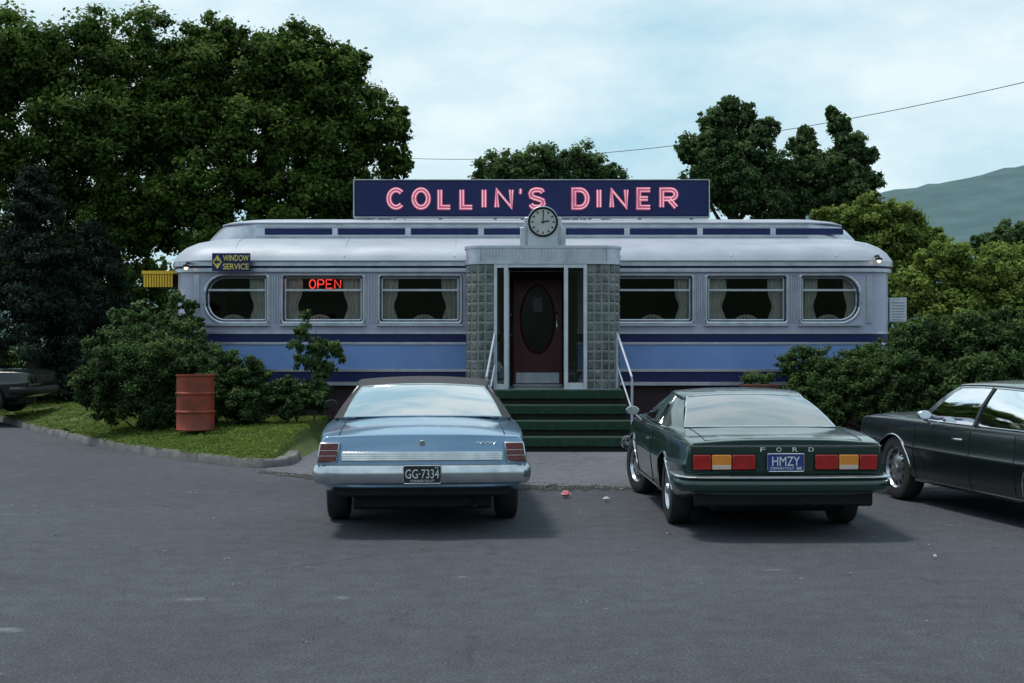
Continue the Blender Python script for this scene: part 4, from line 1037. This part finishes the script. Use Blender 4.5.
for k in range(4):
    q = MB().box(-.675, .675, -.031, -.025, .654+.017*k, .660+.017*k)
    q.v = [(a, b_+.13*(z-.6), z) for a, b_, z in q.v]; q.build('rib', M['chrome'], tp_, local=True)
for s in (-1, 1):
    pts = [(s*.70, C1.lean(y, C1.top(.70, y)), C1.top(.70, y)+.001) for y in np.linspace(.04, 1.12, 12)]
    MB().tube(pts, .005, 4).build('trunk_seam', M['black'], R1, local=True)
MB().tube([(x, C1.lean(.012, .745)-.006, .742) for x in (-.70, 0, .70)], .005, 4).build('trunk_seam', M['black'], R1, local=True)
MB().lathe([(0, -.008), (.022, -.006), (.026, 0)], 'y', (0, .018, .79), 14).build('trunk_lock', M['chrome'], R1, local=True)
q = MB(); q.tube([(.46+.012*i, .018, .79+.010*math.sin(i*1.9)) for i in range(15)], .004, 4); q.build('script_badge', M['chrome'], R1, local=True)
pl = bx(R1, 'licence_plate', -.158, .158, -.140, -.12, .462, .615, M['platek'], .004)
MB().tube([(x, -.141, z) for x, z in rrect4(-.156, .156, .464, .613, .015, .015, 3)], .004, 4, True).build('plate_frame', M['chrome'], pl, local=True)
text_mesh('lettering', 'GG·7334', -.14, .14, .508, .583, -.142, M['white2'], pl, True, .003, .0)
text_mesh('lettering', 'CONNECTICUT', -.10, .10, .476, .496, -.142, M['white2'], pl, True, .002)
text_mesh('lettering', '69', .105, .135, .590, .604, -.142, M['white2'], pl, True, .002)
bumper(R1, .90, 4.99, .42, .62, .04, .4, M['dchrome'], sgn=1)
bx(R1, 'rear_valance', -.76, .76, .06, .14, .33, .46, M['black'], .02)

S2 = dict(paint=M['grn'], roof=M['grn'], rglass=M['rglass2'], lean=-.06, hw=.89, tr=.315, arch=.35, track=.745, axles=(1.02, 3.44), crease=.58, boxy=2,
  st=[(0, .845, .36, .80, .79, .835), (.25, .865, .31, .835, .80, .86), (.7, .885, .24, .855, .81, .88), (1.2, .89, .20, .86, .82, .885), (2.0, .885, .19, .84, .82, .86), (3.0, .885, .20, .85, .81, .87), (3.5, .88, .22, .85, .80, .91), (4.1, .84, .3, .80, .73, .86), (4.4, .78, .38, .74, .65, .78)],
  gh=dict(rb=(.685, .98, .876), rt=(.545, 1.72, 1.120), fb=(.71, 3.12, .88), ft=(.56, 2.5, 1.135), rbow=-.10, rise=.035, vC=.30, scb=(.80, 1.75, .86), sfb=(.79, 2.92, .87), vB=.3, rcr=.01),
  seams=(1.85, 3.0), handle=2.0, trims=((.285, .012), (.80, .004)), seat=M['seat2'], exh=.52, steer=math.radians(14), chrome_mirror=True, rests=1)
R2, C2 = make_car(S2, (2.275, 11.08, 0), math.radians(1.5), 'dark green coupe with red and amber tail lights parked right of the steps', None)
bumper(R2, .858, -.04, .405, .520, .03, .40, M['grn'], d=.8)
bumper(R2, .862, -.05, .512, .538, .03, .44, M['dchrome'], 'bumper_strip', d=.8)
for s in (-1, 1):
    a, c = (.25, .77) if s > 0 else (-.77, -.25)
    fr = bx(R2, 'taillight', a-.012, c+.012, -.012, .05, .572, .72, M['black'], .008, lean=-.06)
    segs = [(0, .37, 'tail'), (.385, .70, 'amber'), (.715, 1, 'tail')]
    for t0, t1, mm in segs:
        if s < 0: t0, t1 = 1-t1, 1-t0
        bx(fr, 'lens', a+(c-a)*t0, a+(c-a)*t1, -.03, .03, .583, .708, M[mm], .008, lean=-.06)
    t0, t1 = (.385, .70) if s > 0 else (.30, .615)
    bx(fr, 'reverse_lens', a+(c-a)*t0+.004, a+(c-a)*t1-.004, -.034, .0, .585, .622, M['tape'], .004, lean=-.06)
bx(R2, 'rear_panel', -.80, .80, -.006, .03, .555, .775, M['grn'], .01, lean=-.06)
MB().box(-.81, .81, -.026, -.006, .776, .784).build('panel_trim', M['chrome'], R2, local=True)
for i, ch in enumerate('FORD'):
    x = -.21+.135*i; text_mesh('badge_letter', ch, x, x+.042, .733, .768, -.022, M['white2'], R2, True, .006, .0)
for s in (-1, 1):
    pts = [(s*.66, C2.lean(y, C2.top(.66, y)), C2.top(.66, y)+.001) for y in np.linspace(.06, .88, 12)]
    MB().tube(pts, .0045, 4).build('trunk_seam', M['black'], R2, local=True)
MB().tube([(x, .05, C2.top(x, .05)+.001) for x in (-.66, -.3, 0, .3, .66)], .0045, 4).build('trunk_seam', M['black'], R2, local=True)
pl = bx(R2, 'licence_plate', -.155, .155, -.045, -.02, .568, .718, M['plateb'], .004)
text_mesh('lettering', 'HMZY', -.115, .115, .618, .693, -.047, M['white2'], pl, True, .003, .0)
text_mesh('lettering', 'CONNECTICUT', -.13, .07, .587, .608, -.047, M['white2'], pl, True, .002)
text_mesh('lettering', '68', .09, .13, .585, .610, -.047, M['white2'], pl, True, .002)
MB().tube([(x, -.047, z) for x, z in rrect4(-.153, .153, .570, .716, .015, .015, 3)], .004, 4, True).build('plate_frame', M['chrome'], pl, local=True)
bumper(R2, .84, 4.44, .42, .56, .04, .35, M['dchrome'], sgn=1)
bx(R2, 'rear_valance', -.75, .75, .02, .10, .27, .41, M['black'], .02)

S3 = dict(paint=M['dkg'], roof=M['dkg'], rglass=M['rglass2'], lean=.05, hw=.92, tr=.335, arch=.36, track=.78, axles=(1.25, 4.02), crease=.55, boxy=1, fl=.3,
  st=[(0, .87, .38, .83, .84, .85), (.3, .90, .32, .845, .86, .875), (.9, .915, .25, .855, .87, .89), (1.5, .92, .21, .855, .875, .87), (2.5, .92, .20, .855, .875, .87), (3.6, .92, .21, .855, .875, .88), (4.1, .915, .25, .855, .87, .90), (4.7, .90, .33, .84, .86, .885), (4.85, .885, .4, .82, .84, .86)],
  gh=dict(rb=(.74, 1.15, .88), rt=(.66, 1.55, 1.225), fb=(.80, 3.58, .885), ft=(.66, 3.02, 1.235), rbow=-.06, rise=.022, rbulge=.02, rail=(.04, .035), vC=.12, scb=(.865, 1.5, .86), sfb=(.86, 3.42, .86), vB=.5, rcr=.01),
  seams=(1.75, 2.5, 3.55), handle=2.68, trims=((.245, .016), (.858, .004)), seat=M['seat2'], exh=.5, rests=0, chrome_mirror=True)
R3, C3 = make_car(S3, (5.63, 10.12, 0), math.radians(11), 'very dark green four door sedan cut by the right edge', None)
bumper(R3, .89, -.04, .42, .6, .05, .35, M['dchrome']); bumper(R3, .88, 4.86, .40, .56, .05, .35, M['dchrome'], sgn=1)
for s in (-1, 1):
    bx(R3, 'taillight', min(s*.5, s*.82), max(s*.5, s*.82), -.02, .05, .66, .78, M['tail'], .01)
    MB().lathe([(0, .01), (.08, .005), (.095, -.01), (.10, -.06)], 'y', (s*.62, 4.87, .70), 20).build('headlight', M['chrome'], R3, local=True)
bx(R3, 'grille', -.5, .5, 4.80, 4.88, .62, .76, M['black'], .01)
dm = {}
def copy_tree(o, parent=None):
    c = o.copy(); col.objects.link(c); c.parent = parent
    if o.type == 'MESH' and o.name.split('.')[0] in ('bumper', 'headlight', 'wheel_arch_trim', 'side_trim', 'window_trim'):   # this one has dull dark trim
        c.data = o.data.copy(); c.data.materials.clear(); c.data.materials.append(M['black'])
    for ch in o.children: copy_tree(ch, c)
    return c
R4 = copy_tree(R3); R4.location = (X(44, 26.2)-4.93, 26.2, .22); R4.rotation_euler = (0, 0, math.radians(-88)); R4['label'] = 'dark car at the far left edge in front of the spruce'
